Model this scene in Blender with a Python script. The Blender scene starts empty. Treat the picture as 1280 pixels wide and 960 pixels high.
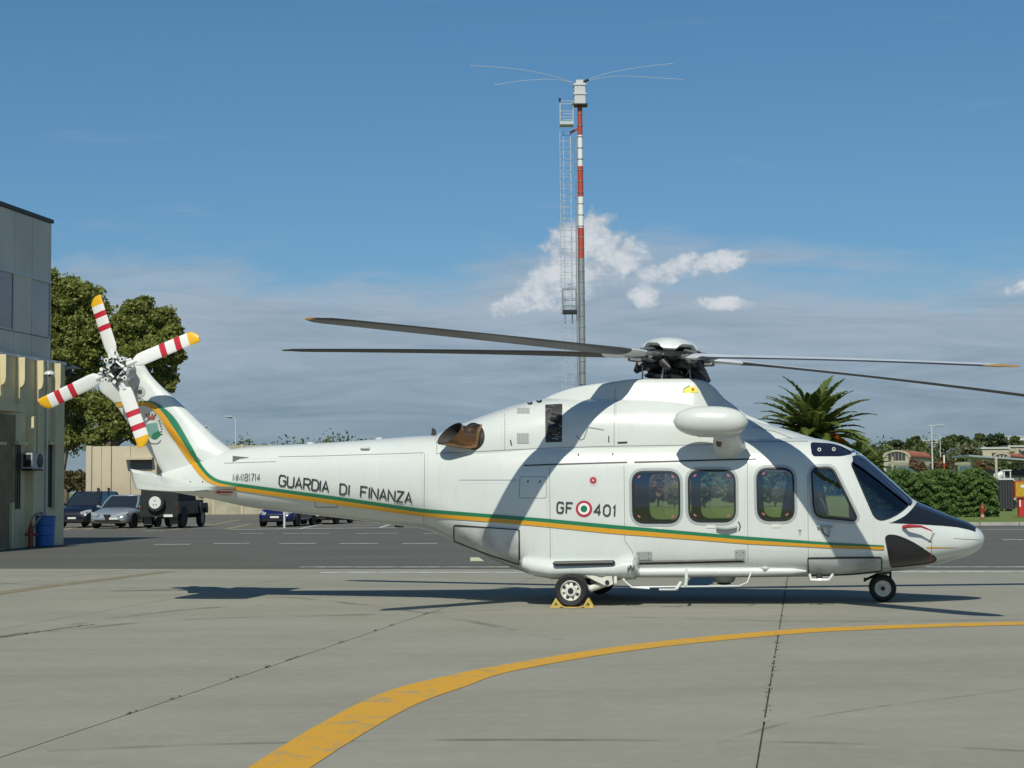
import bpy, bmesh, math, random
import numpy as np
from mathutils import Vector, Matrix, Euler
from mathutils.bvhtree import BVHTree
random.seed(7); rng = np.random.default_rng(7)
S = bpy.context.scene
COL = S.collection
PI = math.pi
# ------------------------------------------------------------------ camera
FPX, CAMH = 2200.0, 1.57
PITCH, ROLL = math.radians(3.43), math.radians(-0.45)
CR = Matrix.Rotation(PI/2+PITCH, 4, 'X') @ Matrix.Rotation(ROLL, 4, 'Z')
CP = Vector((0, 0, CAMH))
cd = bpy.data.cameras.new('camera'); cam = bpy.data.objects.new('camera', cd); COL.objects.link(cam)
cd.sensor_width = 36; cd.lens = FPX/1280*36; cd.clip_start = .1; cd.clip_end = 8000
cam.matrix_world = Matrix.Translation(CP) @ CR
S.camera = cam
# ------------------------------------------------------------------ light and sky
SUND = Vector((.17, .88, -1.0)).normalized()          # direction the light travels
SUN_EL = math.asin(-SUND.z)
sd = bpy.data.lights.new('sun', 'SUN'); sd.energy = 4.0; sd.angle = math.radians(.53); sd.color = (1, .965, .84)
so = bpy.data.objects.new('sun', sd); COL.objects.link(so)
so.rotation_euler = (-SUND).to_track_quat('Z', 'Y').to_euler(); so.location = (0, -30, 60)
S.view_settings.view_transform = 'Standard'; S.view_settings.look = 'None'
S.view_settings.exposure = 0.0; S.view_settings.gamma = 1.0; S.view_settings.use_curve_mapping = False
W = bpy.data.worlds.new('World'); S.world = W; W.use_nodes = True
nt = W.node_tree; nt.nodes.clear(); N = nt.nodes; L = nt.links
def nd(tree, t, **k):
    n = tree.nodes.new(t)
    for a, b in k.items():
        if a.startswith('i_'):
            key = a[2:]; n.inputs[int(key) if key.isdigit() else key.replace('_', ' ')].default_value = b
        else: setattr(n, a, b)
    return n
def mth(tree, op, a, b=None, c=None, clamp=False):
    n = tree.nodes.new('ShaderNodeMath'); n.operation = op; n.use_clamp = clamp
    for i, x in enumerate((a, b, c)):
        if x is None: continue
        if isinstance(x, (int, float)): n.inputs[i].default_value = x
        else: tree.links.new(x, n.inputs[i])
    return n.outputs[0]
def sstep(tree, x, a, b):
    n = tree.nodes.new('ShaderNodeMapRange'); n.interpolation_type = 'SMOOTHSTEP'
    n.inputs[1].default_value = a; n.inputs[2].default_value = b
    n.inputs[3].default_value = 0; n.inputs[4].default_value = 1
    tree.links.new(x, n.inputs[0]); return n.outputs[0]
def mixc(tree, f, a, b, mode='MIX'):
    n = tree.nodes.new('ShaderNodeMix'); n.data_type = 'RGBA'; n.blend_type = mode
    for s, x in ((n.inputs[0], f), (n.inputs[6], a), (n.inputs[7], b)):
        if isinstance(x, (int, float)): s.default_value = x
        elif isinstance(x, tuple): s.default_value = (*x[:3], 1)
        else: tree.links.new(x, s)
    return n.outputs[2]
def build_world():
    sky = nd(nt, 'ShaderNodeTexSky', sky_type='NISHITA', sun_disc=False)
    sky.sun_elevation = SUN_EL; sky.sun_rotation = math.atan2(-SUND.x, -SUND.y)
    sky.altitude = 0; sky.air_density = 1.0; sky.dust_density = .3; sky.ozone_density = 2.5
    tc = nd(nt, 'ShaderNodeTexCoord'); sp = nd(nt, 'ShaderNodeSeparateXYZ'); L.new(tc.outputs['Generated'], sp.inputs[0])
    X, Y, Z = sp.outputs
    el = mth(nt, 'MULTIPLY', mth(nt, 'ARCSINE', Z), 180/PI)
    az = mth(nt, 'MULTIPLY', mth(nt, 'ARCTAN2', X, Y), 180/PI)
    skyc = mixc(nt, 1.0, sky.outputs[0], mixc(nt, sstep(nt, el, 5, 16), SKYTINT, SKYTINT2), 'MULTIPLY')
    bg1 = nd(nt, 'ShaderNodeBackground'); bg1.inputs[1].default_value = SKYSTR; L.new(skyc, bg1.inputs[0])
    # streaky cloud bank low on the horizon
    cv = nd(nt, 'ShaderNodeCombineXYZ'); L.new(az, cv.inputs[0]); L.new(el, cv.inputs[1])
    def noise(sx, sy, det=6, rough=.55, off=0.0, dist=0.0):
        mp = nd(nt, 'ShaderNodeMapping'); mp.inputs['Scale'].default_value = (sx, sy, 1); mp.inputs['Location'].default_value = (off, off*.7, off)
        L.new(cv.outputs[0], mp.inputs[0])
        n = nd(nt, 'ShaderNodeTexNoise'); n.inputs['Scale'].default_value = 1; n.inputs['Detail'].default_value = det
        n.inputs['Roughness'].default_value = rough; n.inputs['Distortion'].default_value = dist
        L.new(mp.outputs[0], n.inputs['Vector']); return n.outputs[0]
    n1 = noise(.10, .42, 7, .55, 3.1, .4)
    n2 = noise(.30, 1.3, 6, .6, 9.4, .3)
    e2 = mth(nt, 'SUBTRACT', el, mth(nt, 'MULTIPLY', mth(nt, 'SUBTRACT', n1, .5), 7.5))
    e2 = mth(nt, 'SUBTRACT', e2, mth(nt, 'MULTIPLY', mth(nt, 'SUBTRACT', n2, .5), 2.6))
    bank = sstep(nt, e2, 8.3, 5.6)
    wisp = mth(nt, 'MULTIPLY', sstep(nt, noise(.12, .9, 7, .6, 21.0, .6), .60, .80), .22)
    bank = mth(nt, 'MAXIMUM', mth(nt, 'MULTIPLY', bank, .93), wisp)
    # tone of the bank: bluish grey below, paler lumps above
    tone = mth(nt, 'ADD', mth(nt, 'MULTIPLY', n2, .45), mth(nt, 'MULTIPLY', sstep(nt, el, 0.5, 7.5), .75))
    n3 = noise(.13, 1.0, 8, .62, 33.0, .8)
    tone = mth(nt, 'ADD', tone, mth(nt, 'MULTIPLY', mth(nt, 'SUBTRACT', n3, .5), 2.0), clamp=True)
    bc = mixc(nt, tone, (.185, .265, .345), (.36, .44, .53))
    bc = mixc(nt, sstep(nt, el, 3.0, -.5), bc, (.24, .315, .365))
    # sunlit cumulus heads (azimuth, elevation, half sizes in degrees)
    nq = noise(1.05, 1.4, 9, .54, 5.5, .4)
    nq2 = noise(3.2, 3.6, 5, .6, 15.5, .2)
    mask = None
    for (a, e, ra, re, tl) in CUMULI:
        da = mth(nt, 'SUBTRACT', az, a); de = mth(nt, 'SUBTRACT', mth(nt, 'SUBTRACT', el, e), mth(nt, 'MULTIPLY', da, tl))
        q = mth(nt, 'ADD', mth(nt, 'POWER', mth(nt, 'ABSOLUTE', mth(nt, 'DIVIDE', da, ra)), 2), mth(nt, 'POWER', mth(nt, 'ABSOLUTE', mth(nt, 'DIVIDE', de, re)), 2))
        m = mth(nt, 'SUBTRACT', 1, q)
        mask = m if mask is None else mth(nt, 'MAXIMUM', mask, m)
    m = mth(nt, 'ADD', mask, mth(nt, 'MULTIPLY', mth(nt, 'SUBTRACT', nq, .5), 3.1))
    m = mth(nt, 'ADD', m, mth(nt, 'MULTIPLY', mth(nt, 'SUBTRACT', nq2, .5), .55))
    cm = mth(nt, 'MULTIPLY', sstep(nt, m, -.3, .62), .9)
    ct = mth(nt, 'ADD', mth(nt, 'MULTIPLY', nq2, .9), mth(nt, 'MULTIPLY', nq, .5), clamp=True)
    cc = mixc(nt, sstep(nt, mth(nt, 'ADD', mth(nt, 'MULTIPLY', ct, .8), mth(nt, 'MULTIPLY', m, .22)), .35, 1.0), (.36, .43, .51), (.72, .735, .75))
    col = mixc(nt, cm, bc, cc)
    fac = mth(nt, 'MAXIMUM', bank, cm)
    bg2 = nd(nt, 'ShaderNodeBackground'); bg2.inputs[1].default_value = 1.0; L.new(col, bg2.inputs[0])
    mx = nd(nt, 'ShaderNodeMixShader'); L.new(fac, mx.inputs[0]); L.new(bg1.outputs[0], mx.inputs[1]); L.new(bg2.outputs[0], mx.inputs[2])
    out = nd(nt, 'ShaderNodeOutputWorld'); L.new(mx.outputs[0], out.inputs[0])
SKYTINT = (.57, .83, 1.0); SKYTINT2 = (.60, .93, 1.08); SKYSTR = .075
def azel(px, py):
    d = (CR.to_3x3() @ Vector(((px-640)/FPX, -(py-480)/FPX, -1))).normalized()
    return math.degrees(math.atan2(d.x, d.y)), math.degrees(math.asin(d.z))
CUMULI = []
for px, py, rx, ry, tl in ((722, 325, 52, 42, .25), (757, 314, 44, 26, -.1), (690, 352, 44, 24, .35), (655, 374, 40, 14, .3), (828, 342, 36, 13, .2), (852, 328, 20, 12, .4), (895, 329, 34, 13, .15), (806, 366, 18, 15, 0),
                          (905, 379, 32, 7, -.05), (1290, 357, 30, 8, .2), (-400, 330, 90, 25, .1), (1900, 350, 160, 40, 0)):
    a, e = azel(px, py); CUMULI.append((a, e, rx/38.4*1.18, ry/38.4*1.25, tl))
build_world()
# ------------------------------------------------------------------ pixel tracing helpers (photo pixel -> real point)
def rayd(px, py): return CR.to_3x3() @ Vector(((px-640)/FPX, -(py-480)/FPX, -1))
def gp(px, py, z=0.0):
    d = rayd(px, py); t = (z-CAMH)/d.z; return CP+d*t
def at(px, py, Y):
    d = rayd(px, py); return CP+d*(Y/d.y)
PSI = math.radians(10)
HO = Vector((5.116-4.2*math.cos(PSI), 24.3+4.2*math.sin(PSI), 0))
HM = Matrix.Translation(HO) @ Matrix.Rotation(-PSI, 4, 'Z'); HI = HM.inverted()
HC = HI @ CP
def hray(px, py): return (HI.to_3x3() @ rayd(px, py)).normalized()
def hl(px, py, yl=0.0):
    d = hray(px, py); return HC+d*((yl-HC.y)/d.y)
# ------------------------------------------------------------------ materials
MATS = {}
def pm(name, col, rough=.5, metal=0.0, var=0.0, vs=4.0, bump=0.0, bs=30.0, coat=0.0, col2=None, spec=.5, det=5.0, stretch=None):
    if name in MATS: return MATS[name]
    m = bpy.data.materials.new(name); m.use_nodes = True; t = m.node_tree; b = t.nodes['Principled BSDF']
    b.inputs['Base Color'].default_value = (*col, 1); b.inputs['Roughness'].default_value = rough; b.inputs['Metallic'].default_value = metal
    b.inputs['Coat Weight'].default_value = coat; b.inputs['Coat Roughness'].default_value = .08; b.inputs['Specular IOR Level'].default_value = spec
    tc = t.nodes.new('ShaderNodeTexCoord'); src = tc.outputs['Object']
    if stretch:
        mp = t.nodes.new('ShaderNodeMapping'); mp.inputs['Scale'].default_value = stretch; t.links.new(src, mp.inputs[0]); src = mp.outputs[0]
    if var or col2:
        n = t.nodes.new('ShaderNodeTexNoise'); n.inputs['Scale'].default_value = vs; n.inputs['Detail'].default_value = det; t.links.new(src, n.inputs['Vector'])
        c2 = col2 if col2 else tuple(max(0, c*(1-var)) for c in col)
        f = sstep(t, n.outputs[0], .3, .7)
        c = mixc(t, f, col, c2); t.links.new(c, b.inputs['Base Color'])
    if bump:
        n = t.nodes.new('ShaderNodeTexNoise'); n.inputs['Scale'].default_value = bs; n.inputs['Detail'].default_value = 4; t.links.new(src, n.inputs['Vector'])
        bp = t.nodes.new('ShaderNodeBump'); bp.inputs['Strength'].default_value = bump; bp.inputs['Distance'].default_value = .02
        t.links.new(n.outputs[0], bp.inputs['Height']); t.links.new(bp.outputs[0], b.inputs['Normal'])
    MATS[name] = m; return m
def glassm(name, tint, refl=.05, rough=.02):
    if name in MATS: return MATS[name]
    m = bpy.data.materials.new(name); m.use_nodes = True; t = m.node_tree; t.nodes.clear()
    o = t.nodes.new('ShaderNodeOutputMaterial'); tr = t.nodes.new('ShaderNodeBsdfTransparent'); tr.inputs[0].default_value = (*tint, 1)
    g = t.nodes.new('ShaderNodeBsdfGlossy'); g.inputs['Roughness'].default_value = rough
    fr = t.nodes.new('ShaderNodeFresnel'); fr.inputs[0].default_value = 1.5
    mx = t.nodes.new('ShaderNodeMixShader'); f = mth(t, 'ADD', fr.outputs[0], refl, clamp=True)
    t.links.new(f, mx.inputs[0]); t.links.new(tr.outputs[0], mx.inputs[1]); t.links.new(g.outputs[0], mx.inputs[2]); t.links.new(mx.outputs[0], o.inputs[0])
    MATS[name] = m; return m
def leafm(name, a, b, c, vs=1.2, trans=.25):
    if name in MATS: return MATS[name]
    m = bpy.data.materials.new(name); m.use_nodes = True; t = m.node_tree; p = t.nodes['Principled BSDF']
    p.inputs['Roughness'].default_value = .6; p.inputs['Specular IOR Level'].default_value = .25
    tc = t.nodes.new('ShaderNodeTexCoord')
    n = t.nodes.new('ShaderNodeTexNoise'); n.inputs['Scale'].default_value = vs; n.inputs['Detail'].default_value = 3; t.links.new(tc.outputs['Object'], n.inputs['Vector'])
    gi = t.nodes.new('ShaderNodeNewGeometry')
    c1 = mixc(t, sstep(t, n.outputs[0], .35, .65), a, b)
    c2 = mixc(t, mth(t, 'MULTIPLY', gi.outputs['Random Per Island'], .8), c1, c)
    t.links.new(c2, p.inputs['Base Color'])
    tl = t.nodes.new('ShaderNodeBsdfTranslucent'); t.links.new(c2, tl.inputs[0])
    mx = t.nodes.new('ShaderNodeMixShader'); mx.inputs[0].default_value = trans
    t.links.new(p.outputs[0], mx.inputs[1]); t.links.new(tl.outputs[0], mx.inputs[2]); t.links.new(mx.outputs[0], t.nodes['Material Output'].inputs[0])
    MATS[name] = m; return m
# ------------------------------------------------------------------ mesh building
class MB:
    def __init__(s): s.v = []; s.f = []; s.m = []; s.mi = 0
    def add(s, vs, fs, mi=None):
        o = len(s.v); s.v += [tuple(v) for v in vs]; s.f += [tuple(i+o for i in f) for f in fs]
        s.m += [s.mi if mi is None else mi]*len(fs); return s
    def box(s, x0, x1, y0, y1, z0, z1, mi=None, M=None):
        vs = [Vector((x, y, z)) for z in (z0, z1) for y in (y0, y1) for x in (x0, x1)]
        if M: vs = [M @ v for v in vs]
        return s.add(vs, [(0, 2, 3, 1), (4, 5, 7, 6), (0, 1, 5, 4), (2, 6, 7, 3), (0, 4, 6, 2), (1, 3, 7, 5)], mi)
    def loft(s, rings, caps=True, mi=None, closed=True):
        n = len(rings[0]); vs = [p for r in rings for p in r]; fs = []
        for k in range(len(rings)-1):
            for i in range(n if closed else n-1):
                j = (i+1) % n; fs.append((k*n+i, k*n+j, (k+1)*n+j, (k+1)*n+i))
        if caps: fs.append(tuple(range(n))[::-1]); fs.append(tuple((len(rings)-1)*n+i for i in range(n)))
        return s.add(vs, fs, mi)
    def tube(s, pts, r, seg=8, caps=True, mi=None, flat=1.0, up=None):
        pts = [Vector(p) for p in pts]; R = r if isinstance(r, (list, tuple)) else [r]*len(pts); rings = []
        prev = None
        for i, p in enumerate(pts):
            d = (pts[min(i+1, len(pts)-1)]-pts[max(i-1, 0)])
            d = d.normalized() if d.length > 1e-9 else Vector((0, 0, 1))
            if prev is None: a = (Vector(up) if up else (Vector((0, 0, 1)) if abs(d.z) < .9 else Vector((1, 0, 0))))
            else: a = prev
            a = (a-d*a.dot(d)).normalized(); prev = a; b = d.cross(a)
            rings.append([p+(a*math.cos(t)*flat+b*math.sin(t))*R[i] for t in [2*PI*k/seg for k in range(seg)]])
        return s.loft(rings, caps, mi)
    def cyl(s, p0, p1, r0, r1=None, seg=16, caps=True, mi=None): return s.tube([p0, p1], [r0, r0 if r1 is None else r1], seg, caps, mi)
    def lathe(s, prof, c, axis='Z', seg=24, mi=None, caps=True):   # prof: (r, h)
        rings = []
        for r, h in prof:
            ring = []
            for k in range(seg):
                a = 2*PI*k/seg; x, y = r*math.cos(a), r*math.sin(a)
                p = {'Z': (x, y, h), 'Y': (x, h, y), 'X': (h, x, y)}[axis]
                ring.append(Vector(c)+Vector(p))
            rings.append(ring)
        return s.loft(rings, caps, mi)
    def prism(s, poly, a, b, axis='Y', mi=None):
        def P(u, v, w): return {'Y': (u, w, v), 'X': (w, u, v), 'Z': (u, v, w)}[axis]
        return s.loft([[P(u, v, a) for u, v in poly], [P(u, v, b) for u, v in poly]], True, mi)
    def build(s, name, mats, parent=None, smooth=True, angle=35, M=None, recalc=True):
        me = bpy.data.meshes.new(name); vs = s.v if M is None else [tuple(M @ Vector(v)) for v in s.v]
        me.from_pydata(vs, [], s.f)
        if not isinstance(mats, (list, tuple)): mats = [mats]
        for m in mats: me.materials.append(m)
        if len(mats) > 1: me.polygons.foreach_set('material_index', s.m)
        if recalc:
            bm = bmesh.new(); bm.from_mesh(me); bmesh.ops.recalc_face_normals(bm, faces=bm.faces); bm.to_mesh(me); bm.free()
        if smooth:
            me.shade_smooth(); me.set_sharp_from_angle(angle=math.radians(angle))
        me.update()
        o = bpy.data.objects.new(name, me); COL.objects.link(o)
        if parent: o.parent = parent
        return o
def tag(o, label=None, cat=None, group=None, kind=None):
    if label: o['label'] = label
    if cat: o['category'] = cat
    if group: o['group'] = group
    if kind: o['kind'] = kind
    return o
def empty(name, loc=(0, 0, 0), rz=0, label=None, cat=None, group=None):
    o = bpy.data.objects.new(name, None); COL.objects.link(o); o.location = loc; o.rotation_euler = (0, 0, rz)
    o.empty_display_size = .2
    return tag(o, label, cat, group)
def copy_tree(o, parent=None):
    c = o.copy(); COL.objects.link(c); c.parent = parent
    for ch in list(o.children): copy_tree(ch, c)
    return c
def pchip(xs, ys, x):
    xs = np.array(xs, float); ys = np.array(ys, float); h = np.diff(xs); d = np.diff(ys)/h; n = len(xs); m = np.zeros(n)
    for i in range(1, n-1):
        if d[i-1]*d[i] > 0:
            w1 = 2*h[i]+h[i-1]; w2 = h[i]+2*h[i-1]; m[i] = (w1+w2)/(w1/d[i-1]+w2/d[i])
    m[0] = d[0]; m[-1] = d[-1]; x = np.asarray(x, float)
    i = np.clip(np.searchsorted(xs, x)-1, 0, n-2); t = (x-xs[i])/h[i]
    return (2*t**3-3*t**2+1)*ys[i]+(t**3-2*t**2+t)*h[i]*m[i]+(-2*t**3+3*t**2)*ys[i+1]+(t**3-t**2)*h[i]*m[i+1]
def pts_smooth(pts, step=4.0, closed=False, k=6):
    P = [Vector(p) for p in pts]; n = len(P); out = []
    for i in range(n if closed else n-1):
        p0 = P[(i-1) % n] if (closed or i > 0) else P[0]; p1 = P[i]; p2 = P[(i+1) % n]
        p3 = P[(i+2) % n] if (closed or i+2 < n) else P[-1]
        for j in range(k):
            t = j/k
            out.append(.5*((2*p1)+(p2-p0)*t+(2*p0-5*p1+4*p2-p3)*t*t+(3*p1-p0-3*p2+p3)*t**3))
    if not closed: out.append(P[-1])
    return out
def roundpoly(corners, r, k=5):
    """corners: (x, y) list, radius r (or list); returns the rounded outline"""
    n = len(corners); out = []
    for i in range(n):
        p = Vector(corners[i]); a = Vector(corners[i-1]); b = Vector(corners[(i+1) % n]); rr = r[i] if isinstance(r, (list, tuple)) else r
        da = (a-p); db = (b-p); ra = min(rr, da.length*.48); rb = min(rr, db.length*.48)
        s = p+da.normalized()*ra; e = p+db.normalized()*rb
        for j in range(k+1):
            t = j/k; out.append((1-t)**2*s+2*t*(1-t)*p+t*t*e)
    res = []
    for i, p in enumerate(out):      # resample long edges
        q = out[(i+1) % len(out)]; res.append(p); l = (q-p).length
        m = int(l//6)
        for j in range(m): res.append(p+(q-p)*((j+1)/(m+1)))
    return res
# ================================================================== HELICOPTER
M_white = pm('white_paint', (.63, .66, .625), .3, var=.05, vs=1.3, coat=.35)
def grime(m):
    t = m.node_tree; b = t.nodes['Principled BSDF']; src = b.inputs['Base Color'].links[0].from_socket
    tc = t.nodes.new('ShaderNodeTexCoord'); mp = t.nodes.new('ShaderNodeMapping'); mp.inputs['Scale'].default_value = (5, 5, .7); t.links.new(tc.outputs['Object'], mp.inputs[0])
    n = t.nodes.new('ShaderNodeTexNoise'); n.inputs['Scale'].default_value = 2.2; n.inputs['Detail'].default_value = 7; n.inputs['Roughness'].default_value = .65; t.links.new(mp.outputs[0], n.inputs['Vector'])
    c = mixc(t, mth(t, 'MULTIPLY', sstep(t, n.outputs[0], .52, .78), .22), src, (.42, .41, .35))
    n2 = t.nodes.new('ShaderNodeTexNoise'); n2.inputs['Scale'].default_value = 7; n2.inputs['Detail'].default_value = 8; n2.inputs['Roughness'].default_value = .7; t.links.new(tc.outputs['Object'], n2.inputs['Vector'])
    c = mixc(t, mth(t, 'MULTIPLY', sstep(t, n2.outputs[0], .60, .75), .16), c, (.38, .38, .34)); t.links.new(c, b.inputs['Base Color'])
    n3 = t.nodes.new('ShaderNodeTexNoise'); n3.inputs['Scale'].default_value = 2.6; n3.inputs['Detail'].default_value = 2; t.links.new(tc.outputs['Object'], n3.inputs['Vector'])
    bp = t.nodes.new('ShaderNodeBump'); bp.inputs['Strength'].default_value = .28; bp.inputs['Distance'].default_value = .02; t.links.new(n3.outputs[0], bp.inputs['Height']); t.links.new(bp.outputs[0], b.inputs['Normal']); t.links.new(bp.outputs[0], b.inputs['Coat Normal'])
grime(M_white)
M_dark = pm('cabin_dark', (.22, .225, .24), .7)
M_black = pm('black_paint', (.012, .013, .016), .28, coat=.4)
M_seal = pm('black_rubber', (.012, .012, .013), .5)
M_rim = pm('grey_window_surround', (.36, .39, .385), .4)
M_line = pm('panel_seam', (.23, .25, .24), .6)
M_rail = pm('dark_rail', (.03, .03, .03), .5)
M_green = pm('green_stripe', (.012, .17, .075), .35, coat=.3)
M_yel = pm('orange_stripe', (.62, .30, .015), .35, coat=.3)
M_text = pm('black_lettering', (.03, .032, .038), .5)
M_red = pm('red_marking', (.42, .03, .05), .4)
M_glass = glassm('cabin_glass', (.90, .92, .91), .13)
M_wsh = glassm('windscreen_glass', (.42, .48, .58), .08)
M_metal = pm('grey_metal', (.33, .34, .34), .38, .7, var=.3, vs=20)
M_steel = pm('bright_steel', (.55, .55, .55), .3, .85)
M_dkmetal = pm('dark_metal', (.045, .045, .048), .45, .4, var=.4, vs=25)
M_fabric = pm('seat_fabric', (.14, .15, .17), .9)
M_trim = pm('grey_cabin_trim', (.42, .43, .43), .8)
M_silver = pm('silver_float_cover', (.60, .61, .60), .42, .1, var=.35, vs=3.5, bump=.5, bs=7)
M_tyre = pm('tyre_rubber', (.018, .018, .019), .75, bump=.2, bs=60)
M_wheel = pm('wheel_white', (.72, .71, .62), .4, var=.15, vs=12)
M_bronze = pm('exhaust_bronze', (.36, .20, .11), .30, .9, var=.35, vs=7, stretch=(1, 1, 3))
M_soot = pm('exhaust_soot', (.035, .03, .028), .7)
M_pink = pm('pink_tab', (.42, .11, .14), .6)
HELI = empty('helicopter', HO, -PSI, 'white rescue helicopter with green and orange stripe parked on the concrete apron', 'helicopter')

def sect(x, zt, zb, zc, w, nt_, nb_, n=96):
    r = []
    for k in range(n):
        a = 2*PI*(k+.5)/n; c, s = math.cos(a), math.sin(a)
        if s >= 0: y = w*math.copysign(abs(c)**(2/nt_), c); z = zc+(zt-zc)*abs(s)**(2/nt_)
        else: y = w*math.copysign(abs(c)**(2/nb_), c); z = zc-(zc-zb)*abs(s)**(2/nb_)
        r.append(Vector((x, y, z)))
    return r
BST = [  # px, top, bottom, half width, widest, n top, n bottom
 (200, 592, 612, .10, 602, 2, 2), (235, 580, 618.5, .20, 599, 2, 2), (265, 566, 624, .29, 597, 2.1, 2.1), (315, 558.5, 634.5, .37, 597, 2.15, 2.1), (380, 555, 642.5, .45, 599, 2.2, 2.1),
 (430, 552, 648, .53, 601, 2.3, 2.2), (480, 548.5, 655, .62, 603, 2.4, 2.3), (528, 545, 660.5, .74, 607, 2.5, 2.4), (545, 544.5, 665, .80, 612, 2.6, 2.5),
 (568, 546, 674.5, .88, 620, 2.9, 2.7), (606, 547, 692, .99, 632, 3.4, 3.0), (649, 548, 710, 1.08, 643, 3.8, 3.4), (690, 547, 720, 1.12, 648, 4.1, 4), (770, 546, 720, 1.13, 650, 4.2, 4.4),
 (900, 545, 720, 1.13, 650, 4.2, 4.4), (1010, 547.5, 719, 1.12, 652, 3.8, 4.2), (1050, 554.5, 718, 1.09, 657, 3.4, 4), (1070, 563.5, 717, 1.06, 661, 3.1, 3.8), (1095, 582.5, 715, .995, 666, 2.8, 3.4),
 (1120, 605, 713, .91, 671, 2.6, 3), (1143, 625, 710.5, .81, 675, 2.4, 2.8), (1165, 635, 706, .69, 676, 2.3, 2.5), (1190, 645.5, 700, .53, 676, 2.2, 2.3), (1210, 653, 694, .39, 675, 2.1, 2.2),
 (1222, 660, 688, .26, 674, 2, 2), (1228, 666, 681, .14, 673.5, 2, 2), (1230.5, 672, 675, .03, 673.5, 2, 2)]
bx = [s[0] for s in BST]
def bstat(px, dw=0.0, dz=0.0, n=96):
    t, b, w, c, a1, a2 = [float(pchip(bx, [s[i] for s in BST], px)) for i in range(1, 7)]
    zt = hl(px, t).z-dz; zb = hl(px, b).z+dz; zc = hl(px, c).z; x = hl(px, (t+b)/2).x
    return sect(x, zt, zb, zc, max(w-dw, .01), a1, a2, n)
pxs = list(np.arange(200, 1200, 6.0))+[1200, 1204, 1208, 1212, 1215, 1218, 1220.5, 1222.5, 1224.5, 1226.5, 1228, 1229.3, 1230.5]
shell = MB().loft([bstat(p) for p in pxs])
# inner volume for the hollow cabin
cavpx = [p for p in pxs if 672 <= p <= 1168]
cav = MB().loft([bstat(p, .05, .07) for p in cavpx])
# --- cowling above the cabin roof
CST = [(536, 552, .40, 2), (548, 543, .56, 2), (560, 537.5, .66, 2.1), (586, 527.5, .80, 2.3), (607, 520, .87, 2.5), (651, 506, .93, 2.8), (695, 498, .95, 3.0), (740, 496, .96, 3.1),
       (800, 495, .96, 3.1), (860, 497, .94, 3), (895, 505, .90, 2.8), (925, 518, .84, 2.6), (959, 530, .76, 2.5), (990, 539, .66, 2.3), (1012, 546, .55, 2.2), (1030, 551, .40, 2)]
cx = [s[0] for s in CST]
def cstat(px):
    t, w, n_ = [float(pchip(cx, [s[i] for s in CST], px)) for i in (1, 2, 3)]
    return sect(hl(px, t).x, hl(px, t).z, hl(px, 590).z, hl(px, 569).z, w, n_, 2.2, 80)
cowl = MB().loft([cstat(p) for p in np.arange(536, 1030.1, 5)])
PST = [(672, 504, .15), (695, 493.5, .30), (721, 485.5, .42), (750, 481, .50), (771, 478.5, .52), (797, 475.5, .52), (867, 475, .52), (880, 477, .49), (893, 484, .44), (908, 500, .38), (921, 509, .33), (935, 519, .28), (965, 531, .22)]
qx = [s[0] for s in PST]
def pstat(px):
    t, w = [float(pchip(qx, [s[i] for s in PST], px)) for i in (1, 2)]
    zt = hl(px, t).z; z0 = hl(px, 530 if px < 930 else 550).z; x = hl(px, t).x; r = []
    # trapezoid with flared foot
    prof = [(0, 0), (.45, 0), (.8, .01), (.97, .045), (1.05, .12), (1.13, .35), (1.3, .62), (1.42, .85), (1.46, 1.0)]
    side = [(w*a, zt-(zt-z0)*b) for a, b in prof]
    r = [Vector((x, y, z)) for y, z in side]+[Vector((x, -y, z)) for y, z in side[:0:-1]]
    return r
pyl = MB().loft([pstat(p) for p in np.arange(672, 965.1, 5)])
# --- fin
FST = [(452, 150, 176, .05), (456, 138, 180, .08), (468, 124, 188, .10), (485, 124, 204, .115), (504, 143, 225, .13), (533, 163.5, 255, .15), (552, 180, 276, .18), (566, 188, 296, .21), (590, 203, 330, .22), (606, 212, 340, .18)]
def fstat(t):
    ks = [s[0] for s in FST]; a, b, w = [float(pchip(ks, [s[i] for s in FST], t)) for i in (1, 2, 3)]
    r = []
    A = hl(a, t); B = hl(b, t)
    for k in range(40):
        u = 2*PI*(k+.5)/40; c = math.cos(u); s_ = math.sin(u)
        x = .5*(A.x+B.x)+.5*(B.x-A.x)*math.copysign(abs(c)**.9, c); z = .5*(A.z+B.z)+.5*(B.z-A.z)*c
        f = .62+.38*c if c < 0 else 1-.0*c
        r.append(Vector((x, w*math.copysign(abs(s_)**.9, s_)*max(.35, f), z)))
    return r
fin = MB().loft([fstat(t) for t in np.arange(452, 606.1, 3.5)])
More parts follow.
